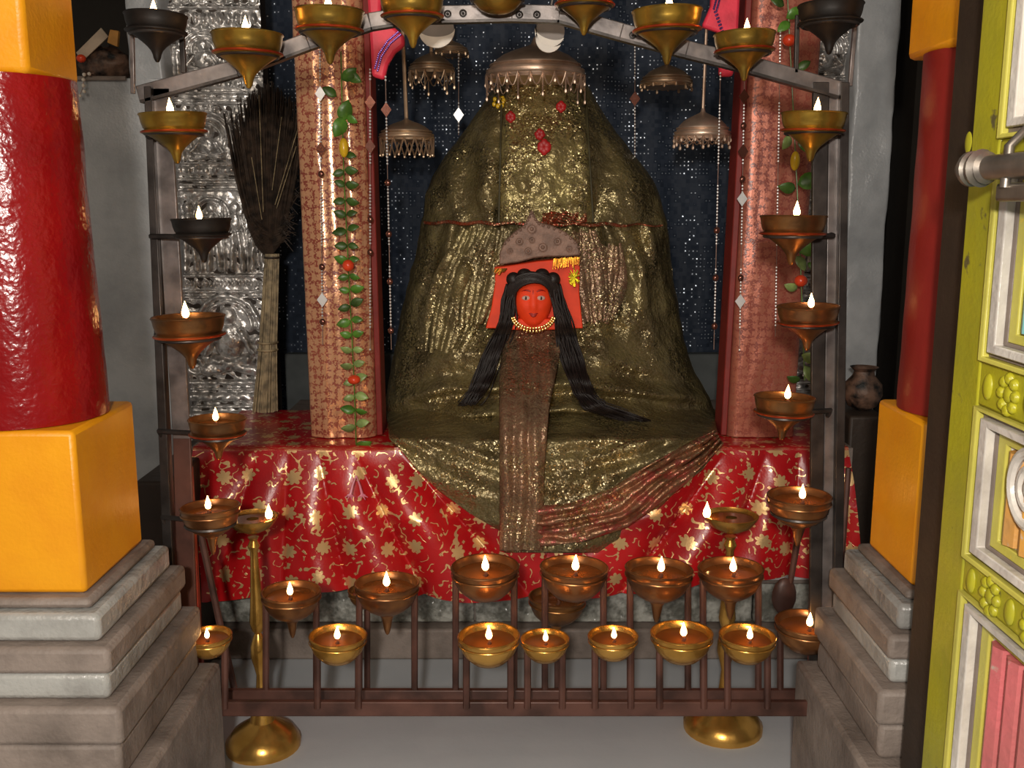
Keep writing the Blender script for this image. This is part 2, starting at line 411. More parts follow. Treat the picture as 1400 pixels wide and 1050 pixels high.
# ================================================================== SILVER PANELS
def relief(x0, x1, y0, y1, Y, flip, label):
    W = x1-x0; Hh = y1-y0; st = .8
    xs = np.arange(0, W+st, st); ys = np.arange(0, Hh+st, st)
    X, Yp = np.meshgrid(xs, ys)
    if flip: X0 = W-X
    else: X0 = X
    X0 = X0+232*0+0.0
    XX = X0+232; YY = Yp+y0
    H = np.zeros_like(XX)
    def cap(ax, ay, bx, by, r, h):
        vx, vy = bx-ax, by-ay; t = np.clip(((XX-ax)*vx+(YY-ay)*vy)/(vx*vx+vy*vy+1e-9), 0, 1)
        d = np.hypot(XX-ax-t*vx, YY-ay-t*vy); np.maximum(H, h*np.sqrt(np.clip(1-(d/r)**2, 0, 1)), out=H)
    def ell(cx, cy, rx, ry, h):
        d = np.hypot((XX-cx)/rx, (YY-cy)/ry); np.maximum(H, h*np.sqrt(np.clip(1-d**2, 0, 1)), out=H)
    def ring(cx, cy, R, w_, h, top=False):
        d = np.abs(np.hypot(XX-cx, YY-cy)-R)/w_; q = h*np.sqrt(np.clip(1-d**2, 0, 1))
        if top: q = np.where(YY < cy+4, q, 0)
        np.maximum(H, q, out=H)
    def bar(a, b, h, xa=232, xb=400):
        m_ = (YY > a) & (YY < b) & (XX > xa) & (XX < xb)
        e = np.minimum(YY-a, b-YY)/((b-a)/2); np.maximum(H, np.where(m_, h*np.sqrt(np.clip(e*(2-e), 0, 1)), 0), out=H)
    def unit(oy, s=1.0):   # one storey: arch with seated figure, pedestal, mouldings
        for (R, w_) in ((34, 3), (27, 4), (19, 3)): ring(290, oy, R*s, w_, 5, True)
        for k in range(11):
            a = PI+PI*k/10; ell(290+41*s*math.cos(a), oy+41*s*math.sin(a), 5, 5, 5)
        for sx in (-1, 1):
            cap(290+sx*34, oy, 290+sx*34, oy+30, 4, 5); cap(290+sx*45, oy-6, 290+sx*45, oy+30, 4, 4.5)
            cap(290+sx*24, oy+2, 290+sx*20, oy+28, 3, 4); ring(290+sx*50, oy-26, 8, 3, 4)
            ell(290+sx*58, oy-5, 5, 14, 4)
        ell(290, oy-8, 9, 10, 8); ell(290, oy+12, 13, 14, 8)
        cap(278, oy+8, 268, oy+20, 3.5, 7); cap(302, oy+8, 312, oy+20, 3.5, 7)
        cap(272, oy+28, 308, oy+22, 4, 7); cap(308, oy+28, 272, oy+22, 4, 7)
        bar(oy+33, oy+37, 5); bar(oy+39, oy+52, 3, 248, 340)
        for k in range(8): ell(250+k*12, oy+45, 5, 5, 5)
        bar(oy+55, oy+60, 6); bar(oy+63, oy+66, 4); bar(oy+69, oy+74, 6)
    unit(70, .8); unit(188); 
    # frieze at the top
    bar(8, 13, 5); bar(38, 42, 5)
    for k in range(12): ell(238+k*11, 25, 4.5, 9, 5)
    for k in range(12): ring(238+k*11, 0, 6, 2, 4)
    # standing figures
    for fx in (258, 290, 322, 350):
        ell(fx, 284, 7, 8, 8); ell(fx, 304, 8, 15, 7)
        cap(fx-4, 318, fx-7, 368, 4.5, 7); cap(fx+4, 318, fx+8, 368, 4.5, 7)
        cap(fx-8, 296, fx-14, 322, 3, 5); cap(fx+8, 296, fx+13, 318, 3, 5)
        cap(fx+15, 276, fx+15, 370, 2.5, 5)
    ring(290, 296, 24, 3, 4, True)
    bar(374, 380, 6); bar(396, 401, 6); bar(404, 408, 4)
    for k in range(26): ell(236+k*5.2, 388, 2.2, 4.5, 4)
    # large seated figure
    ring(305, 446, 42, 4, 5, True); ring(305, 446, 33, 3, 5, True)
    ell(305, 432, 12, 13, 8); ell(305, 466, 21, 26, 10)
    cap(288, 452, 272, 482, 6, 8); cap(322, 452, 338, 482, 6, 8)
    cap(272, 506, 330, 492, 9, 9); cap(340, 506, 284, 492, 9, 9)
    for sx in (-1, 1):
        ring(305+sx*46, 470, 9, 3.5, 5); ring(305+sx*48, 500, 10, 3.5, 5); cap(305+sx*58, 420, 305+sx*58, 515, 4, 5)
    bar(519, 526, 6); bar(530, 533, 4); bar(536, 549, 7); bar(553, 558, 5); bar(562, 580, 6); bar(584, 700, 3)
    nzz = np.zeros_like(H)
    rs = np.random.RandomState(4)
    for _ in range(26):
        kx, ky, ph = rs.uniform(-.5, .5), rs.uniform(-.5, .5), rs.uniform(0, 6.3)
        nzz += np.sin(kx*XX+ky*YY+ph)
    H = H+nzz*.16
    mp = M(300, Y)
    tl = P(x0, y0, Y); ybot = P(x0, y1, Y).z
    nx, ny = len(xs), len(ys)
    xw = P((x0+x1)/2, 300, Y).x+(xs-W/2)*mp
    zw = np.array([P(x0, y0+yy, Y).z for yy in ys])
    V = np.stack([np.broadcast_to(xw, (ny, nx)), Y-H*mp*1.0, np.broadcast_to(zw[:, None], (ny, nx))], -1).reshape(-1, 3)
    b = MB(); b.v = [tuple(r) for r in V]
    b.f = [(j*nx+i, (j+1)*nx+i, (j+1)*nx+i+1, j*nx+i+1) for j in range(ny-1) for i in range(nx-1)]
    b.open = True
    t = thing('silver_panel', (float(xw.mean()), Y, 0), label, 'panel', None)
    b.build('relief_sheet', 'silver', t, ang=80)
    MB().box((float(xw[0]), Y+.001, 0), (float(xw[-1]), Y+.05, float(zw[0]))).build('backing', 'dark_wood', t)
relief(232, 368, -60, 660, 2.34, False, 'embossed silver doorway panel with figures behind the twig broom, left of the shrine')
relief(1060, 1174, -60, 660, 2.34, True, 'embossed silver doorway panel with figures beside the right-hand grey wall')

# ================================================================== CURTAIN
def curtain():
    b = MB(); nx, ny = 220, 60; uvs = []
    x0, x1 = -.66, .62; z0, z1 = .25, 1.7
    def fn(i, j):
        x = x0+(x1-x0)*i/(nx-1); z = z0+(z1-z0)*j/(ny-1)
        uvs.append((x*1.04, z)); return (x, 2.75+.010*math.sin(x*46+1.5*nz(z*2, 0))+.012*nz(x*6, z*2), z)
    b.grid(nx, ny, fn); b.uv = uvs
    o = b.build('sequin_curtain', 'curtain_cloth'); tag(o, 'dark blue curtain with rows of silver sequins hanging behind the idol', 'curtain')
curtain()
o = MB().box((-.62, 2.66, 0), (.60, 2.70, .25+.30)).build('back_ledge', 'grey_cloth', bevel=.004)
tag(o, 'dark grey ledge at the foot of the sequin curtain', 'ledge')

# ================================================================== ALTAR CLOTH
def altar_cloth():
    b = MB(); uvs = []
    nx = 300; rt = 14; rf = 70
    def botpx(px): return interp(px, [(262, 806), (300, 812), (420, 792), (560, 800), (700, 806), (850, 800), (960, 776), (1170, 778)])
    def phase(px, py):
        if px < 745: a = math.atan2(px-395, py-455)*25
        else: a = -math.atan2(px-1120, py-455)*25+2
        return a
    for j in range(rt+rf):
        for i in range(nx):
            u = i/(nx-1); px = 264+(1160-264)*u
            if j < rt:
                v = j/(rt-1); Y = 2.32-(2.32-1.95)*v
                fx = P(px, 613, 1.95).x
                b.v.append((fx*1.0, Y, ZT+.002+.0015*nz(fx*30, Y*30))); uvs.append((fx, -Y))
            else:
                v = (j-rt+1)/rf
                py = 613+(botpx(px)-613)*v
                q = P(px, py, 1.95)
                ph = phase(px, py)
                cen = 1-math.exp(-((px-570)/170)**2)*0-0
                amp = .024*min(1, v*2.2)*(.45+.55*math.exp(-((min(abs(px-590), abs(px-905)))/110.)**2))
                wv = abs(math.sin(ph/2))**.7
                flare = .035*v
                side = .02*v*((u-.5)*2)
                b.v.append((q.x*(1.0)+side*.6, 1.948-flare-amp*wv*2-.004*nz(px*.03, py*.03), q.z)); uvs.append((q.x+.003*math.cos(ph), .49-(ZT-q.z)*1.0-2.44+.49))
    n = rt+rf
    b.f = [(j*nx+i, (j+1)*nx+i, (j+1)*nx+i+1, j*nx+i+1) for j in range(n-1) for i in range(nx-1)]
    b.uv = uvs
    # side drop at the right
    o = b.build('altar_cloth', 'red_brocade', ang=70)
    tag(o, 'red brocade altar cloth with gold flowers draped over the platform', 'cloth')
    # right side flap
    b = MB(); uvs = []
    def fn(i, j):
        u = i/11; v = j/29
        px = 1128+(18+34*v)*u; py = 628+(150-30*u)*v+10*u
        q = P(px, py, 1.93+.1*u); uvs.append((q.x+.3, q.z)); return (q.x, q.y-.01*math.sin(u*9+v*3), q.z)
    b.grid(12, 30, fn); b.uv = uvs
    f = b.build('side_flap', 'red_brocade', o)
    hem = [P(px, botpx(px)-1, 1.95)+Vector((0, -.042, 0)) for px in range(270, 1160, 12)]
altar_cloth()
o = MB().hexa([P(930, 794, 1.945), P(1150, 792, 1.945), P(1150, 768, 1.945), P(930, 770, 1.945)], .01).build('under_cloth', 'white_cloth')
tag(o, 'strip of white cloth under the right end of the red altar cloth', 'cloth')

# ================================================================== BROCADE PILLARS
def pillar(x0, x1, side, label, xs_top):
    """x0..x1 px of front face at y=600, rounded square section with film highlights"""
    Y = 2.04
    a = P(x0, 603, Y); c = P(x1, 603, Y)
    z1 = 1.62; t = thing('brocade_pillar', ((a.x+c.x)/2, Y+.04, ZT+.004), label, 'pillar')
    W = c.x-a.x; dep = .075; r = .016
    sec = []
    # bulged front
    K = 16
    for k in range(K+1):
        u = k/K; sec.append((a.x+W*u, Y-.009*math.sin(PI*u)**.5-.009*(1-math.cos(u*PI*4-.5))*.5*(side > 0)))
    sec += [(c.x+.004, Y+.01), (c.x+.004, Y+dep), (a.x-.004, Y+dep), (a.x-.004, Y+.01)]
    n = len(sec); b = MB(); uvs = []; rows = 60
    per = [0]
    for i in range(1, n): per.append(per[-1]+math.hypot(sec[i][0]-sec[i-1][0], sec[i][1]-sec[i-1][1]))
    lean = (xs_top)*M(300, Y)
    for j in range(rows):
        z = ZT+.004+(z1-ZT)*j/(rows-1)
        for i, (x, y) in enumerate(sec):
            b.v.append((x+lean*j/(rows-1)+.0012*nz(z*20, i*.5), y+.0022*nz(x*60, z*13, 3.), z)); uvs.append((per[i], z))
    b.f = [(j*n+i, j*n+(i+1) % n, (j+1)*n+(i+1) % n, (j+1)*n+i) for j in range(rows-1) for i in range(n)]
    b.f += [tuple(range(n))[::-1], tuple((rows-1)*n+i for i in range(n))]
    b.uv = uvs
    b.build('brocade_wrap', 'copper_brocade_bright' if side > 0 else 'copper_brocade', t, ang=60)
    # inner side face: dark red border strip
    xs_ = c.x+.0045 if side > 0 else a.x-.0045
    bb = MB(); e = .0015*side
    m = lambda z: lean*(z-ZT)/(z1-ZT)
    vs = [(xs_, Y+.006, ZT+.004), (xs_, Y+dep-.002, ZT+.004), (xs_+m(z1), Y+dep-.002, z1), (xs_+m(z1), Y+.006, z1)]
    vs += [(v[0]+.012*side, v[1]+.004, v[2]) for v in vs]
    bb.add(vs, [(0,1,2,3),(7,6,5,4),(0,4,5,1),(1,5,6,2),(2,6,7,3),(3,7,4,0)])
    bb.build('border_strip', 'dark_red_cloth', t, bevel=.002)
    return t
pillar(427, 512, 1, 'left pillar wrapped in copper and gold brocade film', -6)
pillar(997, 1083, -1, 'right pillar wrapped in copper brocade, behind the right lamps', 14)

# ================================================================== IDOL
IY = 2.2
idol = thing('draped_idol', (0.03, 2.25, ZT+.006), 'mound-shaped idol draped in olive gold tissue with a small vermilion face', 'idol')
SIL = [(98, 692, 792), (120, 676, 806), (150, 655, 822), (180, 634, 842), (205, 615, 862), (235, 594, 886), (262, 583, 900), (305, 576, 912), (340, 570, 916), (380, 560, 920), (420, 550, 928), (460, 543, 934), (500, 535, 946), (540, 528, 968), (580, 526, 985), (604, 528, 990)]
def yfront(py): return interp(py, [(98, 2.27), (200, 2.17), (300, 2.13), (450, 2.10), (520, 2.05), (604, 1.99)])
def foldf(px, py):
    f = 0
    side = abs(px-745)
    # pleats of the upper shawl
    if py < 306:
        g_ = max(0, 1-abs(py-306)/190)
        f += .006*g_*math.sin((px-745)*(.16-.0003*(306-py))+2*nz(px*.02, py*.01))*min(1, side/60)
    else:
        k = max(0, 1-(py-306)/220)
        ang = (px-745)/(1+.0022*(py-306))
        f += .008*k*math.sin(ang*.24+2.2*nz(px*.012, py*.012))*min(1, side/60)
    # sweeping horizontal folds at the base
    k = max(0, min(1, (py-470)/70))
    q = py+.00055*(px-745)**2*-1+14*nz(px*.012, py*.02)
    f += .012*k*math.sin(q*.16)
    f += .016*nz(px*.014, py*.012, 2.)+.008*math.sin(px*.085+5*nz(px*.008, py*.006, 9.))*max(0, min(1, (py-120)/120))*min(1, abs(px-745)/90)*max(0, 1-max(0, py-470)/90)+.005*nz(px*.05, py*.045, 5.)+.0025*nz(px*.12, py*.1, 8.)
    return f*1.8
def surfY(px, py):
    l = interp(py, [(s[0], s[1]) for s in SIL]); r = interp(py, [(s[0], s[2]) for s in SIL])
    c = (l+r)/2; h = (r-l)/2; s = max(-1, min(1, (px-c)/h))
    D = interp(py, [(98, .06), (200, .16), (604, .26)])
    return yfront(py)+D*(1-math.sqrt(max(0, 1-s*s)))
def body():
    b = MB(); nx, ny = 260, 190
    def fn(i, j):
        th = 2*PI*i/nx-PI; py = 98+(604-98)*j/(ny-1)
        l = interp(py, [(s[0], s[1]) for s in SIL]); r = interp(py, [(s[0], s[2]) for s in SIL])
        c = (l+r)/2; h = (r-l)/2; D = interp(py, [(98, .06), (200, .16), (604, .26)])
        px = c+h*math.sin(th); Y = yfront(py)+D*(1-math.cos(th))
        if abs(th) > PI/2: D2 = min(D, .2); Y = yfront(py)+D+D2*(-math.cos(th))
        f = foldf(px, py)*(1 if math.cos(th) > 0 else 0)*max(.25, math.cos(th))
        q = P(px, py, Y); ed = 2.5*nz(py*.05, math.copysign(3, math.sin(th)))*M(py, Y)*abs(math.sin(th))
        return (q.x+ed, q.y-f, max(q.z, ZT+.004))
    b.grid(nx, ny, fn, True)
    b.f += [tuple(range(nx)), tuple((ny-1)*nx+i for i in range(nx))[::-1]]
    b.build('robe', 'robe_gauze', idol, ang=80)
body()
# front panel of the shawl
def panel(name, mat, xl, xr, y0, y1, off=.008, n=(60, 80), amp=.004, fr=.3, vert=True):
    """cloth strip laid on the idol: xl, xr functions of py"""
    b = MB()
    def fn(i, j):
        v = j/(n[1]-1); u = i/(n[0]-1); py = y0+(y1-y0)*v
        px = xl(py)+(xr(py)-xl(py))*u
        Y = surfY(px, min(py, 604))-off-max(0, foldf(px, min(py, 604)))*.9
        e = min(u, 1-u); Y += .012*max(0, 1-e*12)**2
        Y -= amp*(math.sin(px*fr+3*nz(px*.02, py*.02)) if vert else math.sin(py*fr+3*nz(px*.02, py*.02)))+.005*nz(px*.05, py*.05, 4.)+.002*nz(px*.14, py*.14, 1.)
        return P(px, py, Y)
    b.grid(n[0], n[1], fn)
    return b.build(name, mat, idol, solid=.002, ang=80)
panel('shawl_panel', 'robe_panel', lambda y: interp(y, [(110, 692), (200, 684), (304, 681)]), lambda y: interp(y, [(110, 792), (160, 803), (304, 811)]), 112, 304, .012, amp=.0015, fr=.12)
for (xt, xb_) in ((686, 682), (801, 811)):
    b = MB(); pts = [P(xt+(xb_-xt)*k/20, 130+(304-130)*k/20, 0) for k in range(0)]
    pts = []
    for k in range(24):
        py = 130+174*k/23; px = xt+(xb_-xt)*k/23
        pts.append(P(px, py, surfY(px, py)-.015-max(0, foldf(px, py))*.9))
    b.tube(pts, .0022, 6); b.build('seam', 'seam_thread', idol)
# ribbon
b = MB(); pts = []
for k in range(60):
    px = 580+(906-580)*k/59; py = 304+4*(k/59)+1.5*math.sin(k*.8)
    pts.append(P(px, py, surfY(px, py)-.014-max(0, foldf(px, py))))
b.tube(pts, .0035, 6, .5); b.build('ribbon', 'ribbon', idol)
b = MB()
for k in range(5):
    pts = []
    for i in range(30):
        px = 742+60*i/29; py = 292+k*3+1.5*math.sin(i*.7+k)
        pts.append(P(px, py, surfY(px, py)-.020-.003*math.sin(i*.9+k)))
    b.tube(pts, .003, 5, .6)
b.build('trim_band', 'ribbon', idol)

# side curtains around the niche
def sidefold(px0, py0, px1, py1, wd, mat, off=.016, n=7):
    b = MB()
    for k in range(n):
        pts = []; rs = []
        for i in range(22):
            t = i/21
            px = px0+(px1-px0)*t**1.2+(k-n/2)*wd*(.35+.65*math.sin(t*PI*.75+.25))
            py = py0+(py1-py0)*t+3*math.sin(k*2.1)
            pts.append(P(px, py, surfY(px, py)-off-.003*math.sin(k*1.7)-max(0, foldf(px, py))*.6))
            rs.append((.010+.004*math.sin(k*2.3+t*4))*(.45+.6*math.sin(t*PI)))
        b.tube(pts, rs, 10, .45)
    b.build('gathered_drape', mat, idol)
sidefold(682, 312, 650, 445, 9, 'robe_gauze', n=8)
sidefold(655, 312, 610, 480, 10, 'robe_gauze', off=.004, n=8)
sidefold(800, 316, 812, 440, 8, 'robe_sash', n=7)
sidefold(838, 335, 822, 440, 9, 'robe_sash', off=.006, n=6)

# lower drape hanging over the altar front
def lower():
    b = MB(); nx, ny = 170, 120
    L = [(560, 528), (600, 532), (615, 548), (640, 568), (670, 600), (700, 640), (725, 684), (757, 690)]
    R = [(560, 975), (600, 982), (615, 980), (640, 962), (670, 925), (700, 895), (735, 850), (757, 822)]
    def fn(i, j):
        u = i/(nx-1); v = j/(ny-1); py = 560+(755-560)*v
        l = interp(py, L); r = interp(py, R); px = l+(r-l)*u
        s = (u-.5)*2
        Y = 1.945-.030*min(1, v*2)-.040*(1-abs(s)**2.5)*min(1, .4+v)
        Y = Y if py > 604 else Y+.05*(604-py)/44
        q = py-.0011*(px-760)**2*(-1)*-1
        sw = math.sin((py+.0016*(px-745)**2)*.22+2*nz(px*.01, py*.015))
        k = max(0, (px-745)/200) if px > 745 else max(0, (745-px)/260)*.6
        Y -= .006*sw*(.4+k)+.012*nz(px*.02, py*.02, 7.)+.004*nz(px*.07, py*.07, 2.)
        Y -= .022
        if py < 600: Y = (surfY(px, py)+.02)*(1-(py-560)/40)+Y*(py-560)/40
        return P(px, py, Y)
    b.grid(nx, ny, fn); b.build('lower_drape', 'robe_gauze', idol, solid=.003, ang=80)
    # brownish-pink gathered hem on the right
    b = MB(); 
    def fn2(i, j):
        u = i/89; v = j/39
        # path from (985,605) sweeping to (690,752)
        cx = interp(u, [(0, 985), (.3, 925), (.6, 850), (.8, 790), (1, 735)]); cy = interp(u, [(0, 600), (.3, 650), (.6, 702), (.8, 722), (1, 728)])
        nx_, ny_ = -.55+.35*u, -.85-.1*u
        wpx = 12+46*math.sin(min(1, u*1.3+.12)*PI*.55)
        px = cx+nx_*wpx*(v-.35)*1.0; py = cy+ny_*wpx*(v-.35)*1.0
        Y = 1.945-.055-.012*math.sin(u*PI)-.007*math.sin(v*24+4*nz(u*4, v*2))-.004*nz(u*20, v*9)
        s = (px-745)/230; Y -= .038*(1-min(1, abs(s))**2)
        return P(px, py, Y-.012)
    b.grid(90, 40, fn2); b.build('gathered_hem', 'robe_hem', idol, solid=.003, ang=80)
lower()
# sash hanging from below the face
def sash():
    b = MB(); nx, ny = 60, 150
    def fn(i, j):
        u = i/(nx-1); v = j/(ny-1); py = 448+(753-448)*v
        l = interp(py, [(448, 690), (520, 683), (753, 684)]); r = interp(py, [(448, 772), (500, 762), (560, 750), (640, 744), (753, 742)])
        px = l+(r-l)*u
        k = min(1, max(0, (py-448)/160)); k = k*k*(3-2*k)
        Y = (surfY(px, min(py, 520))-.024)*(1-k)+1.835*k
        e = min(u, 1-u); Y += .01*max(0, 1-e*10)**2
        Y -= .0035*math.sin(px*.32+2*nz(px*.03, py*.01))+.004*nz(px*.05, py*.03, 3.)
        return P(px, py, Y)
    b.grid(nx, ny, fn); b.build('sash', 'robe_sash', idol, solid=.003, ang=80)
sash()
# niche, face
FY = 2.045
b = MB(); poly = [(664, 449), (672, 420), (677, 385), (676, 366), (735, 357), (793, 352), (792, 400), (797, 449)]
b.prism([P(x, y, FY+.015) for x, y in poly], .05); b.build('niche_backing', 'vermilion', idol, bevel=.002)
b = MB(); b.prism([P(x, y, FY-.012) for x, y in ((694, 451), (700, 436), (758, 436), (768, 451))], .03); b.build('neck', 'vermilion', idol, bevel=.003)
mp = M(415, FY); fc = P(729, 413, FY)
face = MB(); n, m = 40, 34
def ffn(i, j):
    th = 2*PI*i/n; ph = PI*j/(m-1)
    x = math.sin(ph)*math.cos(th); y = math.sin(ph)*math.sin(th); z = math.cos(ph)
    wx = 26*(1-.18*max(0, -z)**1.4); X = x*wx; Z = z*(33 if z > 0 else 36); Yy = y*19
    if y < 0:
        Yy -= 5.5*math.exp(-(X/3.2)**2-((Z+4)/8)**2)+2.0*math.exp(-(X/2.4)**2-((Z-8)/9)**2)     # nose
        Yy -= 1.6*math.exp(-(X/7)**2-((Z+16)/3)**2)                                              # lips
        Yy -= 1.4*math.exp(-(X/9)**2-((Z+28)/6)**2)                                              # chin
        for sx in (-1, 1):
            Yy += 2.2*math.exp(-((X-sx*10)/6)**2-((Z-7)/4.5)**2)
            Yy -= 1.6*math.exp(-((X-sx*13)/6)**2-((Z+6)/7)**2)
    return fc+Vector((X*mp, Yy*mp, Z*mp))
face.grid(n, m, ffn, True)
fo = face.build('face', 'vermilion', idol, ang=180)
def fy(X, Z):   # front of the face
    q = max(0, 1-(X/26)**2-(Z/34)**2); return fc.y-19*math.sqrt(q)*mp
for sx in (-1, 1):
    c = Vector((fc.x+sx*10*mp, fy(10, 7)+1.2*mp, fc.z+7*mp))
    e = MB().ball(c, 5.8*mp, 2.6*mp, 3.3*mp, 16, 10).build('eye', 'eye_white', fo)
    b = MB().ball(c+Vector((sx*.3*mp, -1.5*mp, 0)), 2.3*mp, 1.3*mp, 2.4*mp, 12, 8)
    b.build('pupil', 'pupil', fo)
    b = MB().tube([Vector((fc.x+sx*(4+12*t)*mp, fy(4+12*t, 15)-.2*mp, fc.z+(14.5+3.0*math.sin(.35+t*PI*.75))*mp)) for t in [k/9 for k in range(10)]], [(.5+.7*math.sin(PI*min(1, k/9+.1)))*mp for k in range(10)], 6)
    b.build('eyebrow', 'vermilion_dark', fo)
b = MB()
b.tube([Vector((fc.x+X*mp, fy(X, -15)-1.4*mp, fc.z+(-14.4+abs(X)*.12)*mp)) for X in (-6, -4, -2, 0, 2, 4, 6)], [.5*mp, 1.3*mp, 1.7*mp, 1.4*mp, 1.7*mp, 1.3*mp, .5*mp], 6)
b.tube([Vector((fc.x+X*mp, fy(X, -17)-1.0*mp, fc.z+(-17+abs(X)*.3)*mp)) for X in (-5, -2.5, 0, 2.5, 5)], [.5*mp, 1.8*mp, 2.2*mp, 1.8*mp, .5*mp], 6)
b.build('lips', 'vermilion_dark', fo)
MB().tube([Vector((fc.x-.5*mp, fy(0, z)-.6*mp, fc.z+z*mp)) for z in (9, 12, 15, 18)], [.5*mp, .8*mp, .8*mp, .4*mp], 6).build('forehead_mark', 'vermilion_dark', fo)
# hair
def P2(px, py, off): return P(px, py, off)
b = MB()
for k in range(46):       # cap over the forehead, arch
    a = PI*(k/45); R0 = 31+4*math.sin(k*3)
    pts = []
    for i in range(14):
        t = i/13; ang = PI*.02+PI*.96*t
        rr = 27+(k % 12)*1.15
        pts.append(P(729-rr*1.02*math.cos(ang), 414-rr*1.0*math.sin(ang)*(1.06+.03*math.sin(t*12+k)), FY-.012-.020*math.sin(ang)+.0014*(k//12)*4))
    b.tube(pts, .0022, 5)
for sx in (-1, 1):
    b.ball(P(729+sx*27, 382, FY-.016), 10*mp, 9*mp, 10*mp, 14, 10)
    b.ball(P(729+sx*12, 375, FY-.014), 10*mp, 9*mp, 8*mp, 14, 10)
    path = [(729+sx*28, 388), (729+sx*33, 410), (729+sx*36, 440), (729+sx*50, 475), (729+sx*64, 510), (729+sx*76, 535), (729+sx*88, 553)] if sx < 0 else \
           [(757, 388), (762, 410), (770, 440), (778, 475), (788, 510), (798, 538), (815, 556), (845, 566), (878, 577)]
    for k in range(64):
        o_ = random.gauss(0, 1); o2 = random.gauss(0, 1); pts = []; rs = []; ph = random.uniform(0, 6)
        L = len(path)*4 if random.random() < .6 else len(path)*3+2
        for i in range(L):
            t = i/4; a = min(int(t), len(path)-2); f_ = min(1, t-a)
            px = path[a][0]*(1-f_)+path[a+1][0]*f_; py = path[a][1]*(1-f_)+path[a+1][1]*f_
            sp_ = 5+6*min(1, i/14)
            px += o_*sp_*.62+2.0*math.sin(i*.5+ph); py += o_*(-1.5 if sx > 0 and i > 22 else 0)+o2*(1.2 if i > 20 else 0)
            yy = surfY(px, py)-.034+.004*o2-max(0, foldf(px, py))*.8
            if py < 455: yy = min(yy, FY-.014+.003*o2)
            pts.append(P(px, py, yy)); rs.append(.0024*(1-.6*i/L))
        b.tube(pts, rs, 5)
b.build('hair', 'black_hair', idol, ang=180)
# necklace
b = MB()
for row in range(2):
    for k in range(19):
        a = PI*(.08+.84*k/18); px = 729-(27+row*3)*math.cos(a); py = 430+(19+row*4)*math.sin(a)
        b.ball(P(px, py, FY-.024-.006*math.sin(a)), .0024, .0024, .0038, 6, 5)
b.build('necklace', 'gold', idol)
# crown
b = MB(); cp_ = [(682, 362), (683, 345), (690, 330), (702, 318), (716, 308), (722, 297), (727, 286), (732, 297), (738, 304), (756, 309), (775, 318), (790, 332), (794, 349), (772, 351), (748, 351), (730, 353), (708, 359)]
b.prism([P(x, y, FY-.004) for x, y in cp_][::-1], .03)
cr = b.build('crown', 'clay_crown', idol, bevel=.003)
b = MB(); R90 = Matrix.Rotation(PI/2, 3, 'X')
for (x, y, r) in ((727, 313, 6), (710, 330, 5), (742, 338, 6), (762, 330, 5), (722, 343, 5), (697, 343, 4), (778, 340, 4), (727, 328, 4)):
    b.ring(P(x, y, FY-.006), r*mp, .0016, 14, 5, R90); b.ball(P(x, y, FY-.006), r*.45*mp)
for k in range(24):
    a = cp_[2+int(k/24*10)]; a2 = cp_[3+int(k/24*10)]; f_ = (k/24*10) % 1
    b.ball(P(a[0]*(1-f_)+a2[0]*f_, a[1]*(1-f_)+a2[1]*f_+3, FY-.006), .003)
b.build('crown_bosses', 'clay_crown', idol)
# tinsel fringes beside the niche
b = MB()
for k in range(30):
    px = 757+36*k/29; y0 = 354-3*k/29+random.uniform(-1, 1)
    b.tube([P(px, y0, FY-.012), P(px+random.uniform(-1.5, 1.5), y0+random.uniform(8, 15), FY-.016)], .0011, 4)
for k in range(10):
    px = 679+14*k/9; b.tube([P(px, 367, FY-.008), P(px-4, 367+random.uniform(4, 9), FY-.012)], .0012, 4)
tag(b.build('tinsel_fringe', 'gold', idol), kind='stuff')
b = MB()
for k in range(26):
    a = random.uniform(0, PI*2); b.tube([P(785, 379, FY-.012), P(785+8*math.cos(a), 379+13*math.sin(a), FY-.016)], [.0018, .0009], 4)
b.build('tinsel_tassel', 'gold_yellow', idol)
# red petals and marigold stuck on the shawl
for (x, y, r) in ((698, 160, 6), (767, 146, 6), (738, 184, 6), (744, 201, 8)):
    b = MB(); q = P(x, y, surfY(x, y)-.026)
    for k in range(6):
        a = k*PI/3+x; b.ball(q+Vector((math.cos(a)*r*.5, -.002, math.sin(a)*r*.6))*1.0*1 if False else q+Vector((math.cos(a)*r*.5*.0016, -.002, math.sin(a)*r*.6*.0016)), r*.0012, .003, r*.0010, 8, 6, Matrix.Rotation(a, 3, 'Y'))
    o = b.build('hibiscus_petals', 'red_petal')
    tag(o, {698: 'red petals on the robe below the left edge of the big silver umbrella', 767: 'red petals on the robe below the right edge of the big umbrella', 738: 'small dark red petals above the larger ones mid-shawl', 744: 'largest tuft of red petals at the middle of the shawl'}[x], 'petals', 'red petals on the robe')
b = MB()
for k in range(9):
    x, y = 680+random.uniform(-5, 9), 138+random.uniform(-4, 8); b.ball(P(x, y, surfY(x, y)-.025), .0045, .0035, .0055, 7, 5)
tag(b.build('marigold_sprig', 'yellow_bead'), 'small yellow marigold sprig at the left edge of the big umbrella', 'flower')

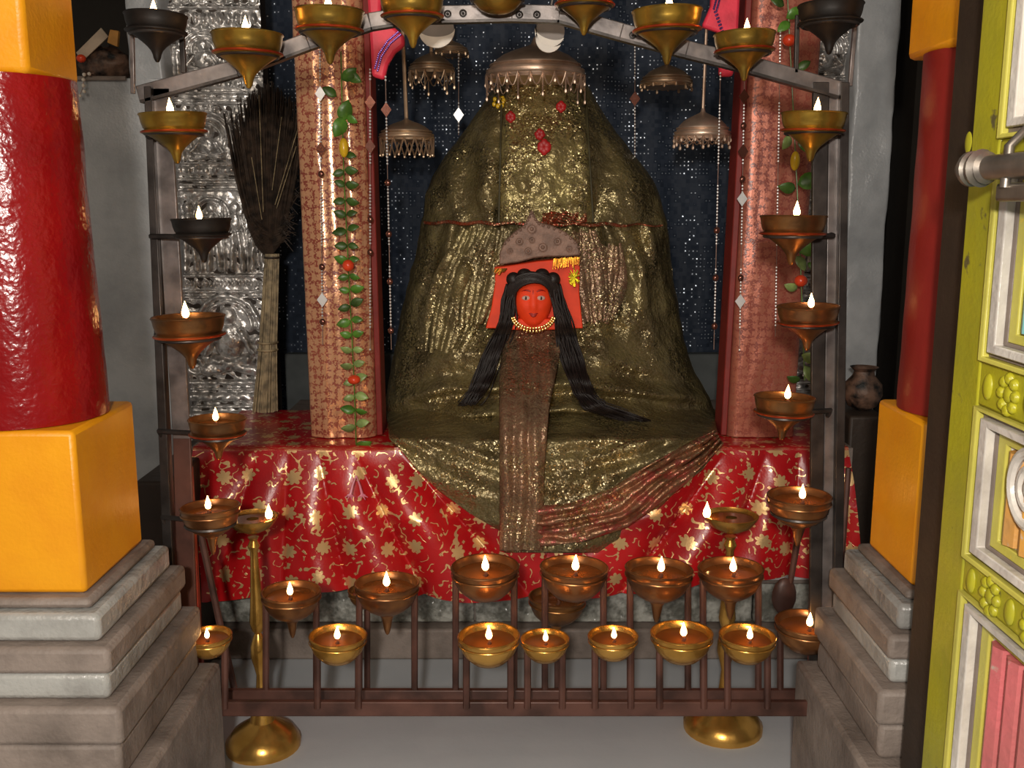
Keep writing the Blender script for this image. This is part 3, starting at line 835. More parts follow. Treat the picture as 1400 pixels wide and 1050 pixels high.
# ================================================================== HANGING UMBRELLAS (chattras)
def chattra(px, py, wpx, Y, dome, fr, label, mat='chattra_metal', rod=None, flen=.5, vee=False, ribs=False):
    """px,py: centre of rim"""
    m_ = M(py, Y); R = wpx/2*m_; c = P(px, py, Y)
    hh = dome*m_
    t = thing('hanging_umbrella', c, label, 'umbrella', 'metal umbrellas hung over the idol')
    prof = [(R*.96, -.10*hh), (R, 0), (R*.99, hh*.12), (R*.93, hh*.16), (R*.9, hh*.30), (R*.82, hh*.45), (R*.68, hh*.62), (R*.5, hh*.75), (R*.3, hh*.86), (R*.12, hh*.96), (R*.05, hh*1.05), (R*.04, hh*1.2)]
    inner = [(r*.95, z-.003) for r, z in prof[::-1][2:]]
    MB().lathe(prof+inner, c, 40).build('dome', mat, t, ang=50)
    b = MB()
    for z_, r_ in ((0, 1.0), (hh*.14, .98), (hh*.31, .91)): b.ring(c+Vector((0, 0, z_)), R*r_, .0022, 36, 5)
    b.build('rim_bands', mat, t)
    b = MB(); n = fr; L = flen*R
    for k in range(n):
        a = 2*PI*k/n; a2 = 2*PI*(k+1)/n
        p0 = c+Vector((R*math.cos(a), R*math.sin(a), -.002)); p1 = c+Vector((R*math.cos(a2), R*math.sin(a2), -.002))
        if vee:
            mid = (p0+p1)/2+Vector((0, 0, -L)); b.tube([p0, mid], .0016, 4); b.tube([mid, p1], .0016, 4); b.ball(mid, .003, n=6, m=4)
        else:
            b.tube([p0+(p1-p0)*(i/8)+Vector((0, 0, -L*.6*math.sin(PI*i/8))) for i in range(9)], .0013, 4)
            ll = L*(.7+.5*random.random()) if k % 2 == 0 else L*.4
            q0 = p0; q1 = p0+Vector((0, 0, -ll))
            b.tube([q0, q1], .0015, 4); b.ball(q1, .0034, .0034, .005, 6, 4)
    b.build('fringe', mat, t)
    if rod:
        MB().tube([c+Vector((0, 0, hh*1.05)), P(px+rod[0], py-rod[1], Y)], .004*(rod[2] if len(rod) > 2 else 1), 8).build('rod', mat, t)
    return t
chattra(732, 104, 136, 2.16, 42, 26, 'largest silver umbrella with long chain fringe directly over the idol', 'chattra_silver', None, .42)
chattra(590, 97, 62, 2.2, 24, 14, 'small brass umbrella with leaf fringe below the left white crescent', 'chattra_metal', (0, 60), .8)
chattra(617, 72, 46, 2.4, 16, 12, 'smallest brass umbrella, partly behind the one under the left white crescent', 'chattra_metal', (0, 60), .2)
chattra(556, 188, 74, 2.1, 24, 16, 'brass umbrella with zigzag fringe hanging beside the left pillar', 'chattra_metal', (-6, 160), .62, True)
chattra(911, 115, 70, 2.2, 26, 14, 'plain brass umbrella with short fringe right of the idol top', 'chattra_metal', (0, 100), .14)
chattra(960, 186, 76, 2.08, 32, 22, 'brass umbrella with a banded rim hanging beside the right pillar', 'chattra_silver', (6, 150, .8), .34)

# white crescents
SY = 1.5
for (x, y, r, rot, lb_) in ((597, 40, 25, 0, 'white crescent disc hanging under the arch, left of the idol'), (752, 43, 21, -25, 'white double crescent disc hanging in front of the largest umbrella')):
    Y = 1.62 if x == 752 else 1.7
    m_ = M(y, Y); c = P(x, y, Y)
    t = thing('crescent_disc', c, lb_, 'ornament')
    def cres(R, dx, dz, rr, yy):
        b = MB(); poly = []
        N = 28; ro = math.radians(rot)
        for k in range(N+1):
            a = PI+PI*k/N*1.0; poly.append((R*math.cos(a+ro), R*math.sin(a+ro)))
        for k in range(N+1):
            a = 2*PI-PI*k/N; poly.append((R*math.cos(a+ro)*.98-math.sin(ro)*0, R*.42*math.sin(a)*math.cos(ro)+R*.98*math.cos(a)*math.sin(ro)))
        b.prism([c+Vector((px_*m_, yy, pz*m_)) for px_, pz in poly[::-1]], .006); return b
    MB().lathe([(.001, 0), (r*m_*.97, 0), (r*m_*.97, .004), (.001, .004)], (0, 0, 0), 32)
    d = MB(); d.lathe([(r*m_*.95, 0), (r*m_*.95, .004)], (0, 0, 0), 32)
    d.v = [tuple(c+Vector((v[0], .004-v[2], v[1]))) for v in d.v]; d.build('disc', 'grey_clay', t)
    cres(r, 0, 0, 0, -.005).build('crescent', 'white_clay', t, bevel=.001)
    MB().tube([c+Vector((0, .003, r*m_*.9)), c+Vector((0, .003, r*m_*1.2)), P(x, y-r-8, Y-.0)+Vector((0, SY+.004-Y, 0)), P(x, 18, SY+.004)], .0018, 6).build('hook', 'iron', t)
    if x == 752:
        b2 = cres(r*.86, 0, 0, 0, -.004); b2.v = [(v[0]-.002, v[1]-.004, v[2]-.012) for v in b2.v]; b2.build('crescent', 'white_clay', t, bevel=.001)

# pink corner brackets of cloth
def pink(poly, Y, label, seq):
    t = thing('cloth_bracket', P(poly[0][0], poly[0][1], Y), label, 'decoration', 'pink cloth brackets')
    MB().prism([P(x, y, Y) for x, y in poly], .02).build('padding', 'pink_cloth', t, bevel=.006)
    b = MB()
    for a, c in zip(seq[:-1], seq[1:]):
        for k in range(8):
            for off in (-2, 1.5):
                f_ = k/8; b.ball(P(a[0]*(1-f_)+c[0]*f_+off, a[1]*(1-f_)+c[1]*f_+off, Y-.001), .0024, .0016, .0024, 6, 4)
    b.build('sequins', 'purple_sequin', t)
pink([(500, -30), (522, -30), (520, 22), (540, 38), (552, 48), (553, 62), (540, 72), (530, 88), (525, 109), (508, 104), (506, 60)][::-1], 1.99, 'bright pink sequinned cloth bracket at top of the left pillar', [(546, 46), (532, 58), (520, 76), (514, 98)])
pink([(1014, -30), (975, -30), (972, 8), (960, 36), (985, 44), (984, 104), (1003, 104), (1010, 40)], 1.99, 'bright pink sequinned cloth bracket at top of the right pillar', [(984, -8), (978, 14), (990, 50), (992, 98)])

# ================================================================== BEAD STRINGS
def string(px, y0, y1, Y, marks, label, dense=True, lean=0, pm='mirror'):
    t = thing('bead_string', P(px, y1, Y), label, 'beads', 'bead strings on the pillars')
    f_ = lambda y: px+lean*(y-y0)/(y1-y0)
    MB().tube([P(f_(y0), y0, Y), P(f_(y1), y1, Y)], .0007, 4).build('cord', 'thread', t)
    b = MB(); y = y0
    while y < y1:
        if int(y/28) % 4: b.ball(P(f_(y), y, Y), .0021, n=5, m=4)
        y += 4.4
    tag(b.build('beads', 'mirror', t), kind='stuff')
    for (my, kind) in marks:
        r = 10*M(my, Y); c = P(f_(my), my, Y-.003)
        if kind == 'b': MB().ball(c, .006, .005, .007, 8, 6).build('bead', 'dark_mirror', t); continue
        w_ = r*.72; vs = [c+Vector((0, 0, -r)), c+Vector((w_, 0, 0)), c+Vector((0, 0, r)), c+Vector((-w_, 0, 0))]
        tilt = (.0 if kind == 'w' else .004)
        b = MB(); b.prism(vs, .0018); b.build('mirror_diamond', pm if kind == 'w' else 'dark_mirror', t)
string(437, 40, 472, 2.0, [(128, 'w'), (204, 'd'), (238, 'b'), (410, 'w'), (440, 'b'), (365, 'b')], 'bead string with mirror diamonds down the left edge of the left pillar', lean=4)
string(506, 95, 478, 2.0, [(140, 'd'), (200, 'd'), (300, 'b'), (345, 'b')], 'bead string along the right edge of the left pillar front')
string(527, 105, 478, 1.985, [(150, 'd'), (250, 'b'), (320, 'b'), (385, 'b'), (452, 'b')], 'bead string hanging free just right of the left pillar', lean=8)
string(627, 75, 185, 2.3, [(157, 'w')], 'short bead string with one bright mirror diamond left of the idol top')
string(868, 60, 215, 2.3, [(135, 'd')], 'bead string with one dull diamond right of the idol top')
string(985, 100, 478, 1.985, [(315, 'b'), (380, 'b'), (446, 'b')], 'bead string hanging free just left of the right pillar', lean=-9)
string(1018, 100, 480, 2.0, [(132, 'd'), (172, 'b'), (207, 'd'), (245, 'b'), (272, 'w'), (380, 'b'), (412, 'w')], 'bead string with mirror diamonds on the front of the right pillar', lean=-7)
string(1067, 40, 460, 2.0, [(100, 'b'), (300, 'b')], 'bead string on the right part of the right pillar', lean=-7)

# ================================================================== LEAF GARLANDS
def leafmesh(q, L, wd, ang, tilt, b, curl=.25):
    R = Matrix.Rotation(tilt, 3, 'X') @ Matrix.Identity(3)
    Ra = Matrix.Rotation(-ang, 3, 'Y')
    n = 6; vs = []
    for i in range(n+1):
        t = i/n; hw = wd*math.sin(PI*t**.8)**.8*.5 if 0 < i < n else 0.0003
        for s in (-1, 0, 1):
            v = Vector((L*t, -.15*L*math.sin(PI*t*.6)+abs(s)*(-hw*curl), s*hw)); vs.append(q+Ra @ (R @ v))
    fs = [(i*3+s, i*3+s+1, (i+1)*3+s+1, (i+1)*3+s) for i in range(n) for s in (0, 1)]
    b.add(vs, fs)
def garland(path, Y, leaves, fruits, label, tail=None):
    t = thing('leaf_garland', P(path[-1][0], path[-1][1], Y), label, 'garland', 'leaf garlands')
    MB().tube([P(x, y, Y) for x, y in path], .0012, 5).build('stem', 'leaf', t)
    for (x, y, kind, L, ang) in leaves:
        b = MB(); q = P(x, y, Y-.002); m_ = M(y, Y)
        leafmesh(q, L*m_, L*m_*(.62 if L < 30 else .7), math.radians(ang), random.uniform(-.5, .5), b)
        b.build('leaf', kind, t, solid=.0008, ang=180)
    for (x, y, rx, ry, mat) in fruits:
        m_ = M(y, Y); b = MB().ball(P(x, y, Y-.012), rx*m_, rx*m_, ry*m_, 14, 10); b.build('fruit', mat, t, ang=180)
    return t
lv = []
for (x, y, k, L, a) in [(468, 110, 'leaf', 26, 40), (474, 100, 'leaf', 24, -30), (460, 132, 'leaf_dark', 22, 150), (466, 165, 'leaf', 30, 70), (470, 160, 'leaf', 30, -120), (474, 158, 'leaf', 18, -30), (472, 212, 'leaf_dark', 16, -10)]: lv.append((x, y, k, L, a))
y = 232
while y < 600:
    x = 471+ (y-232)*.045
    k = random.choice(['leaf', 'leaf_dark', 'leaf'] if y < 470 else ['leaf_pale', 'leaf_pale', 'leaf'])
    s = 1 if int(y/3) % 2 else -1
    lv.append((x, y, k, random.uniform(15, 21), random.uniform(-18, 24)))
    lv.append((x, y+2, k, random.uniform(15, 21), 180-random.uniform(-18, 24)))
    y += 20.5
lv += [(484, 612, 'leaf_pale', 20, -150), (486, 610, 'leaf', 24, 20), (487, 645, 'leaf', 24, -20), (482, 640, 'leaf_pale', 18, 160)]
g1 = garland([(466, 70), (468, 160), (470, 240), (476, 360), (484, 520), (487, 610), (487, 650)], 1.93+.04, lv,
        [(470, 202, 6.5, 13, 'yellow_bead'), (476, 363, 8, 8, 'berry'), (484, 519, 9, 6.5, 'berry')], 'green leaf garland with red and yellow beads on the left pillar')
b = MB()
for sx in (-1, 1):
    b.tube([P(487, 650, 1.88), P(487+sx*5, 664, 1.875), P(487+sx*8, 676, 1.87)], [.0014, .002, .003], 6)
    for k in range(6):
        a = k*PI/3; b.tube([P(487+sx*8, 676, 1.87), P(487+sx*9+7*math.cos(a), 680+4*math.sin(a), 1.868)], [.0022, .0006], 5)
b.build('drooping_blossom', 'pink_petal', g1)
lv = [(1075, 25, 'leaf', 24, 40), (1080, 30, 'leaf', 22, -140), (1072, 8, 'leaf_dark', 22, 160)]
for (x, y, k, L, a) in [(1090, 95, 'leaf_dark', 20, 30), (1080, 185, 'leaf_pale', 22, -120), (1092, 190, 'leaf', 22, -60), (1090, 252, 'leaf', 34, 12), (1088, 258, 'leaf_dark', 26, 170), (1092, 345, 'leaf', 36, 28), (1088, 350, 'leaf_pale', 24, -60), (1104, 360, 'leaf', 22, -30), (1090, 395, 'leaf_pale', 20, 160), (1096, 485, 'leaf_pale', 28, -10), (1100, 500, 'leaf_pale', 24, -70), (1094, 520, 'leaf_dark', 20, 160)]: lv.append((x, y, k, L, a))
garland([(1076, -20), (1080, 60), (1086, 180), (1092, 300), (1096, 400), (1100, 520)], 1.97, lv,
        [(1079, 55, 9, 8, 'berry'), (1087, 220, 6.5, 13, 'yellow_bead'), (1095, 384, 9, 8, 'berry')], 'sparse leaf garland with red and yellow beads beside the right pillar')

# ================================================================== FEATHER BROOM
BY = 2.25
br = thing('twig_broom', P(362, 562, BY), 'straw-handled broom with a dark brown bushy top leaning on the silver panel', 'broom')
b = MB()
def bp(t): return (362+ (t*10), 562-215*t)
for k in range(70):
    a = random.uniform(0, 2*PI); r = math.sqrt(random.random()); pts = []
    for i in range(8):
        t = i/7; x, y = bp(t); wd = interp(t, [(0, 17), (.35, 12), (1, 9)])
        q = P(x+math.cos(a)*r*wd, y, BY); pts.append(q+Vector((0, math.sin(a)*r*wd*.0014, 0)))
    b.tube(pts, .0021, 5)
tag(b.build('straw_handle', 'straw', br), kind='stuff')
for yb in (468, 478, 352):
    t_ = (562-yb)/215; x, y = bp(t_); MB().ring(P(x, y, BY), .022 if yb > 400 else .016, .0028, 20, 5).build('binding', 'straw' if yb > 400 else 'feather', br)
b = MB()
for k in range(2000):
    u = random.gauss(0, .5); u = max(-1, min(1, u)); pts = []; L = random.uniform(.35, 1); n = 6
    dy_ = random.uniform(-.02, .03)
    for i in range(n):
        t = i/(n-1)*L
        x = 368+u*(62 if u < 0 else 50)*t**.55+(-1 if u < 0 else 1)*0; y = 352-245*t*(1-.18*abs(u))+random.uniform(-2, 2)
        pts.append(P(x+random.uniform(-1.5, 1.5), y, BY-.04*t+dy_*t))
    b.tube(pts, [.0028*(1-.12*i) for i in range(n)], 3)
for k in range(260):
    t = random.uniform(.05, .6); u = random.choice((-1, 1)); x = 371+u*30*t; y = 350-230*t
    a = random.uniform(-.4, 1.3); L = random.uniform(12, 32)
    b.tube([P(x, y, BY-.01), P(x+u*L*.6, y-L*.25, BY-.015), P(x+u*L, y-L*math.sin(a), BY-.02)], [.002, .0015, .0006], 3)
tag(b.build('bushy_top', 'feather', br), kind='stuff')
b = MB()
for (xe, ye, xs_, ys_) in ((354, 130, 360, 290), (344, 215, 358, 300), (415, 150, 376, 280), (405, 200, 378, 285), (385, 160, 372, 260)):
    b.tube([P(xs_, ys_, BY-.05), P(xe, ye, BY-.07)], .0008, 4)
b.build('pale_stalk', 'straw', br)

# ================================================================== COLUMNS
def column(cx, Yf, wpx, boxl, boxr, boxtop, boxbot, shaft_r_px, lean, captop, capbot, label, mred, side, cq=.79):
    # pedestal box
    A = P(boxl, boxbot, Yf); B = P(boxr, boxbot, Yf); zt = P(boxr, boxtop, Yf).z
    dep = B.x-A.x
    t = thing('painted_column', ((A.x+B.x)/2, Yf+dep/2, 0), label, 'column', 'red and yellow columns')
    MB().box((A.x, Yf, A.z), (B.x, Yf+dep*.95, zt)).build('pedestal', 'yellow_paint', t, bevel=.006)
    c = Vector(((A.x+B.x)/2, Yf+dep*.48, 0)); R = dep*.5*.98
    zcap = P(cx, capbot, Yf).z
    rows = 24; prof = []
    for j in range(rows):
        v = j/(rows-1); z = zt+.001+(zcap-zt)*v; prof.append((R*(1-lean*v)*(1+.02*math.sin(v*9)*.3), z))
    b = MB().lathe(prof, c, 48, wob=lambda th, j: .012*nz(th*2, j*.4)); b.build('shaft', mred, t, ang=60)
    q = R*(1-lean)*cq
    MB().box((c.x-q, c.y-q, zcap), (c.x+q, c.y+q, 1.75)).build('capital', 'yellow_paint', t, bevel=.008)
    # stone base: stepped mouldings
    z0 = A.z
    steps = [(.012, 0, .014), (.026, .014, .05), (.042, .05, .085), (.036, .085, .12), (.056, .12, .17), (.05, .17, .22), (.075, .22, z0)]
    for (o_, a, e) in steps:
        MB().box((c.x-dep/2-o_, c.y-dep/2-o_, z0-e), (c.x+dep/2+o_, c.y+dep/2+o_, z0-a-.0005)).build('base_moulding', 'silver_paint' if o_ in (.026, .036) else 'stone', t, bevel=.007)
    return t, c, R
column(20, 1.15, 220, -105, 118, 590, 812, 100, .10, 0, 96, 'thick red column with yellow capital and pedestal at the left edge', 'red_paint', -1)
column(1300, 1.25, 120, 1246, 1420, 578, 802, 60, .04, 0, 58, 'red column with yellow pedestal half hidden behind the dark door jamb', 'dull_red_paint', 1, .98)

# ================================================================== DOOR AT THE RIGHT
XD = P(1301, 525, 1.02).x
def door():
    t = thing('door_leaf', (XD, .8, 0), 'yellow-green carved wooden door leaf opened at the right edge', 'door')
    Yf_, Yn = 1.02, .42
    def zat(px, py):            # height on the door face plane at a pixel
        dx = (px-700)/F; dy = -(py-525)/F; cp, sp = math.cos(PITCH), math.sin(PITCH)
        s = XD/dx; return HC+(-sp+dy*cp)*s, s*(cp+dy*sp)
    T = .045
    ystile = zat(1338, 525)[1]
    MB().box((XD, ystile, 0), (XD+T, Yf_, 1.62)).build('stile', 'door_green', t, bevel=.003)
    rails = [(zat(1345, 216)[0], zat(1345, 193)[0]), (zat(1322, 548)[0], zat(1327, 488)[0]), (zat(1317, 808)[0], zat(1317, 760)[0])]
    rails.append((rails[2][0]-.34, rails[2][0]-.29)); rails.insert(0, (1.5, 1.62)); rails.append((0, .08))
    for (a, c) in rails: MB().box((XD, Yn, a), (XD+T, ystile-.0005, c)).build('rail', 'door_green', t, bevel=.003)
    pm = ['panel_pink', 'panel_blue', 'panel_orange', 'panel_pink', 'panel_blue']
    for k in range(len(rails)-1):
        z1 = rails[k][0]; z0 = rails[k+1][1]; y1 = ystile; y0 = Yn+.02
        # nested mitred frames stepping inwards: (inset0, inset1, xdepth, material)
        fr = [(.0, .006, -.004, 'door_inner'), (.006, .013, .004, 'door_brown'), (.013, .024, -.002, 'door_white'), (.024, .029, .008, 'door_brown'), (.029, .041, .010, 'door_inner'), (.041, .045, .016, 'door_white')]
        for (i0, i1, d, m_) in fr:
            b = MB()
            Y0, Y1, Z0, Z1 = y0+i0, y1-i0, z0+i0*.75, z1-i0*.75; a0, a1, c0, c1 = y0+i1, y1-i1, z0+i1*.75, z1-i1*.75
            x0, x1 = XD+d, XD+.03
            o_ = [(x0, Y0, Z0), (x0, Y1, Z0), (x0, Y1, Z1), (x0, Y0, Z1)]; n_ = [(x0+.002, a0, c0), (x0+.002, a1, c0), (x0+.002, a1, c1), (x0+.002, a0, c1)]
            o2 = [(x1, p[1], p[2]) for p in o_]; n2 = [(x1, p[1], p[2]) for p in n_]
            b.add(o_+n_+o2+n2, [f for i in range(4) for f in ((i, (i+1) % 4, 4+(i+1) % 4, 4+i), (8+i, 12+i, 12+(i+1) % 4, 8+(i+1) % 4), (i, 8+i, 8+(i+1) % 4, (i+1) % 4), (4+i, 4+(i+1) % 4, 12+(i+1) % 4, 12+i))])
            b.build('panel_moulding', m_, t, bevel=.0012)
        ya, yb, za, zb = y0+.045, y1-.045, z0+.034, z1-.034
        n_ = 14; st = (yb-ya)/n_
        for q in range(n_):
            MB().tube([(XD+.022, ya+st*(q+.5), za), (XD+.022, ya+st*(q+.5), zb)], st*.5, 8).build('reed', pm[k], t)
    for k in (2, 3):
        a, c = rails[k]; zc = (a+c)/2
        for (dyy, kind) in ((.022, 0), (.062, 1), (.10, 0), (.14, 1), (.18, 0)):
            b = MB(); cc = Vector((XD-.001, ystile-dyy, zc))
            b.ball(cc, .004, .008, .013 if kind == 0 else .008, 12, 8)
            if kind:
                for q in range(8):
                    a_ = q*PI/4; b.ball(cc+Vector((0, .013*math.cos(a_), .015*math.sin(a_))), .005, .006, .006, 8, 6)
            b.build('carved_boss', 'door_green', t)
    b = MB(); b.ball((XD, zat(1324, 195)[1], zat(1324, 195)[0]), .002, .007, .011, 10, 8); b.build('carved_boss', 'door_green', t)
    # metal boss medallion on the orange panel
    z, y = zat(1398, 670); R = Matrix.Rotation(PI/2, 3, 'Y')
    b = MB(); b.ring((XD+.008, y, z), .035, .005, 28, 8, R); b.ring((XD+.008, y, z), .02, .004, 20, 6, R); b.ball((XD+.01, y, z), .008, .012, .012)
    b.build('medallion', 'door_white', t)
    # bolt
    b0 = thing('door_bolt', (XD-.02, .9, .9), 'grey metal sliding bolt with ringed knob across the door leaf', 'bolt')
    p0 = P(1312, 232, .92); zb = p0.z
    def bl(px, py, Yv): return P(px, py, Yv)
    A = P(1316, 232, .93); B = P(1420, 224, .84); Dd = (B-A)
    def at(t): return A+Dd*t
    r = .0125
    ts = [0, .02, .06, .08, .12, .16, .19, .22, .27, .30, .34, .38, 1, 2.5]
    rr = [.004, .010, .0105, .0125, .016, .016, .011, .0155, .017, .0115, .0145, .011, .0110, .0110]
    MB().tube([at(t_) for t_ in ts], rr, 20).build('rod', 'steel', b0, ang=30)
    m1 = at(.62)
    MB().box((m1.x-.0, m1.y-.10, m1.z-.030), (XD+.01, m1.y+.02, m1.z-.014)).build('bolt_plate', 'steel', b0, bevel=.003)
    for t_ in (.62, .95):
        q = at(t_); MB().tube([q+Vector((-.001, 0, -.018)), q+Vector((0, 0, .017)), q+Vector((.012, 0, .030)), (XD+.004, q.y, q.z+.030)], .0045, 10).build('staple', 'steel', b0)
    return t
door()
j0 = P(1268, 525, 1.16)
struct(MB().box((P(1270, 525, 1.16).x, 1.045, 0), (P(1270, 525, 1.16).x+.12, 1.16, 1.75)).build('door_jamb', 'dark_wood', bevel=.004))['kind'] = 'structure'
bpy.data.objects['door_jamb'].name = 'trim_1'
struct(MB().box((P(1290, 525, 1.3).x+.32, 1.161, 0), (1.5, 1.26, 1.75)).build('wall_right', 'shade_wall'))

# ================================================================== LAMP STAND (iron arch)
SY = 1.5
st = thing('lamp_stand', (0, SY, 0), 'arched iron frame carrying the ring of brass oil lamps', 'lamp stand')
arch = [(188, 128), (322, 92), (420, 55), (505, 28), (560, 19), (700, 16), (765, 18), (850, 42), (940, 66), (1030, 88), (1150, 122)]
for a, c in zip(arch[:-1], arch[1:]):
    h = 11
    dx, dy = c[0]-a[0], c[1]-a[1]; L = math.hypot(dx, dy); nx_, ny_ = -dy/L, dx/L
    b = MB(); b.hexa([P(a[0]+nx_*h-.5, a[1]+ny_*h, SY), P(c[0]+nx_*h+.5, c[1]+ny_*h, SY), P(c[0]-nx_*h+.5, c[1]-ny_*h, SY), P(a[0]-nx_*h-.5, a[1]-ny_*h, SY)], .005)
    b.build('arch_bar', 'iron_light', st, bevel=.0015)
    b = MB(); b.hexa([P(a[0]+nx_*(h+2), a[1]+ny_*(h+2), SY-.012), P(c[0]+nx_*(h+2), c[1]+ny_*(h+2), SY-.012), P(c[0]+nx_*(h-2), c[1]+ny_*(h-2), SY-.012), P(a[0]+nx_*(h-2), a[1]+ny_*(h-2), SY-.012)], .016)
    b.build('arch_flange', 'iron', st)
b = MB()
for x, y in ((612, 19), (633, 18), (710, 20), (734, 20), (865, 48)):
    q = P(x, y, SY-.002); b.ring(q, .0045, .0014, 12, 5, R90); b.ball(q, .0022)
b.build('rivet', 'iron', st)
def post(x0, x1, w0, w1, mat, y0=120, y1=1150, Y=SY, name='post', dep=.006):
    n = 2; b = MB()
    b.hexa([P(x1, y1, Y), P(x1+w1, y1, Y), P(x0+w0, y0, Y), P(x0, y0, Y)], dep); return b.build(name, mat, st, bevel=.0012)
Ybot = 1066
post(196, 236, 10, 14, 'iron', 118, Ybot, SY-.012, dep=.02)
post(206, 236, 26, 24, 'iron_light', 120, 600, SY)
post(236, 250, 24, 26, 'iron_brown', 598, Ybot, SY+.001)
post(1112, 1106, 22, 14, 'iron', 112, Ybot, SY-.002, dep=.008)
post(1134, 1120, 26, 22, 'iron_light', 112, Ybot, SY+.004)
post(1150, 1137, 12, 12, 'iron', 112, Ybot, SY-.008, dep=.02)
post(176, 178, 6, 6, 'iron_light', 20, 128, SY-.02, 'hanger', .006)
post(243, 247, 8, 7, 'iron', 34, 100, SY, 'hanger', .006)
post(1088, 1086, 6, 6, 'iron', 20, 100, SY, 'hanger', .006)
post(1168, 1160, 6, 6, 'iron_light', 20, 118, SY, 'hanger', .006)
post(247, 266, 14, 19, 'iron_red', 640, Ybot, SY+.01, 'brace', .012)
post(1112, 1104, 14, 20, 'iron_red', 620, Ybot, SY+.012, 'brace', .012)
b = MB(); b.tube([P(268, 700, 1.56), P(300, 850, 1.56), P(320, 940, 1.56)], .006, 8); b.build('brace', 'iron_brown', st)
b = MB(); b.tube([P(1160, 640, 1.56), P(1144, 860, 1.54), P(1132, 1000, 1.53)], .005, 8); b.build('brace', 'iron_brown', st)
# bottom rails
zr = P(700, 952, SY).z
for (yy, Yv) in ((952, SY), (968, 1.42)):
    b = MB(); b.hexa([P(236, yy+12, Yv), P(1150, yy+12, Yv), P(1150, yy-8, Yv), P(236, yy-8, Yv)], .01); b.build('cross_rail', 'iron_brown', st, bevel=.002)
for x in (262, 1128):
    a = P(x, 960, 1.42); c = P(x, 952, SY); MB().box((a.x-.01, 1.43, a.z-.006), (a.x+.01, SY, a.z+.006)).build('rail_tie', 'iron_brown', st)
def rod(x, y0, y1, Y, mat='iron_brown', wd=.0055):
    MB().tube([P(x, y0, Y), P(x, y1, Y)], wd, 8).build('rod', mat, st)

# ================================================================== OIL LAMPS
MC = {}
def lamp_meshes(kind, mat):
    k = (kind, mat)
    if k in MC: return MC[k]
    if kind == 'funnel':
        prof = [(1.0, 0), (1.015, -.03), (.98, -.07), (.95, -.26), (.90, -.42), (.86, -.47), (.95, -.50), (.97, -.545), (.93, -.585), (.80, -.64), (.64, -.78), (.46, -.97), (.30, -1.16), (.19, -1.34), (.14, -1.5), (.115, -1.66), (.07, -1.80), (.03, -1.84)]
    elif kind == 'round':
        prof = [(1.0, 0), (1.02, -.03), (.99, -.07), (.975, -.22), (.98, -.26), (.94, -.30), (.90, -.46), (.80, -.66), (.62, -.84), (.40, -.97), (.24, -1.05), (.17, -1.18), (.14, -1.36), (.10, -1.56), (.06, -1.68), (.02, -1.72)]
    if kind == 'funnel': prof = [(r_, z_ if z_ > -.6 else -.6+(z_+.6)*.72) for r_, z_ in prof]
    if kind == 'deep':   # deep cup
        prof = [(1.0, 0), (1.02, -.03), (.99, -.06), (.95, -.30), (.88, -.52), (.82, -.62), (.72, -.74), (.55, -.90), (.35, -.99), (.12, -1.03), (.03, -1.04)]
    inner = [(.955, .0), (.95, -.04), (.90, -.16), (.8, -.28), (.5, -.40), (.15, -.44), (.01, -.44)]
    p = prof[::-1]+[(.985, .012)]+inner
    b = MB().lathe(p, (0, 0, 0), 40, cap=False); bowl = b.mesh('bowl', mat, ang=35)
    b = MB().lathe([(.965, -.505), (.995, -.53), (.985, -.56), (.955, -.575)] if kind == 'funnel' else [(.992, -.20), (1.01, -.225), (1.01, -.25), (.985, -.265)], (0, 0, 0), 40, cap=False)
    ring = b.mesh('collar_ring', 'brass_red' if kind == 'funnel' and mat != 'soot' else mat)
    b = MB().lathe([(.01, -.20), (.5, -.20), (.845, -.205), (.85, -.225)], (0, 0, 0), 32, cap=False); oil = b.mesh('oil', 'oil')
    b = MB().tube([(0, 0, -.22), (.05, -.02, -.12), (.02, 0, -.02)], [.07, .06, .035], 6); wick = b.mesh('wick', 'wick')
    b = MB().lathe([(.01, -.03), (.07, .0), (.105, .07), (.10, .15), (.065, .26), (.03, .36), (.005, .44)], (.02, 0, 0), 12); flame = b.mesh('flame', 'flame', ang=180)
    MC[k] = (bowl, ring, oil, wick, flame); return MC[k]
def lamp(x, y, wpx, Y, kind, mat, label, fdx=0, lit=True, grp='brass oil lamps on the stand'):
    R = wpx/2*M(y, Y); c = P(x, y, Y)
    t = thing('oil_lamp', c, label, 'oil lamp', grp); t.scale = (R, R, R); t.rotation_euler = (random.uniform(-.03, .03), random.uniform(-.03, .03), 0)
    ms = lamp_meshes(kind, mat)
    for nm, me in zip(('bowl', 'collar_ring', 'oil', 'wick', 'flame'), ms):
        if nm == 'flame' and not lit: continue
        link(nm, me, t, (fdx if nm in ('wick', 'flame') else 0, -.25 if nm in ('wick', 'flame') else 0, 0))
    return t
LY = 1.45
F_, Rn, D_ = 'funnel', 'round', 'deep'
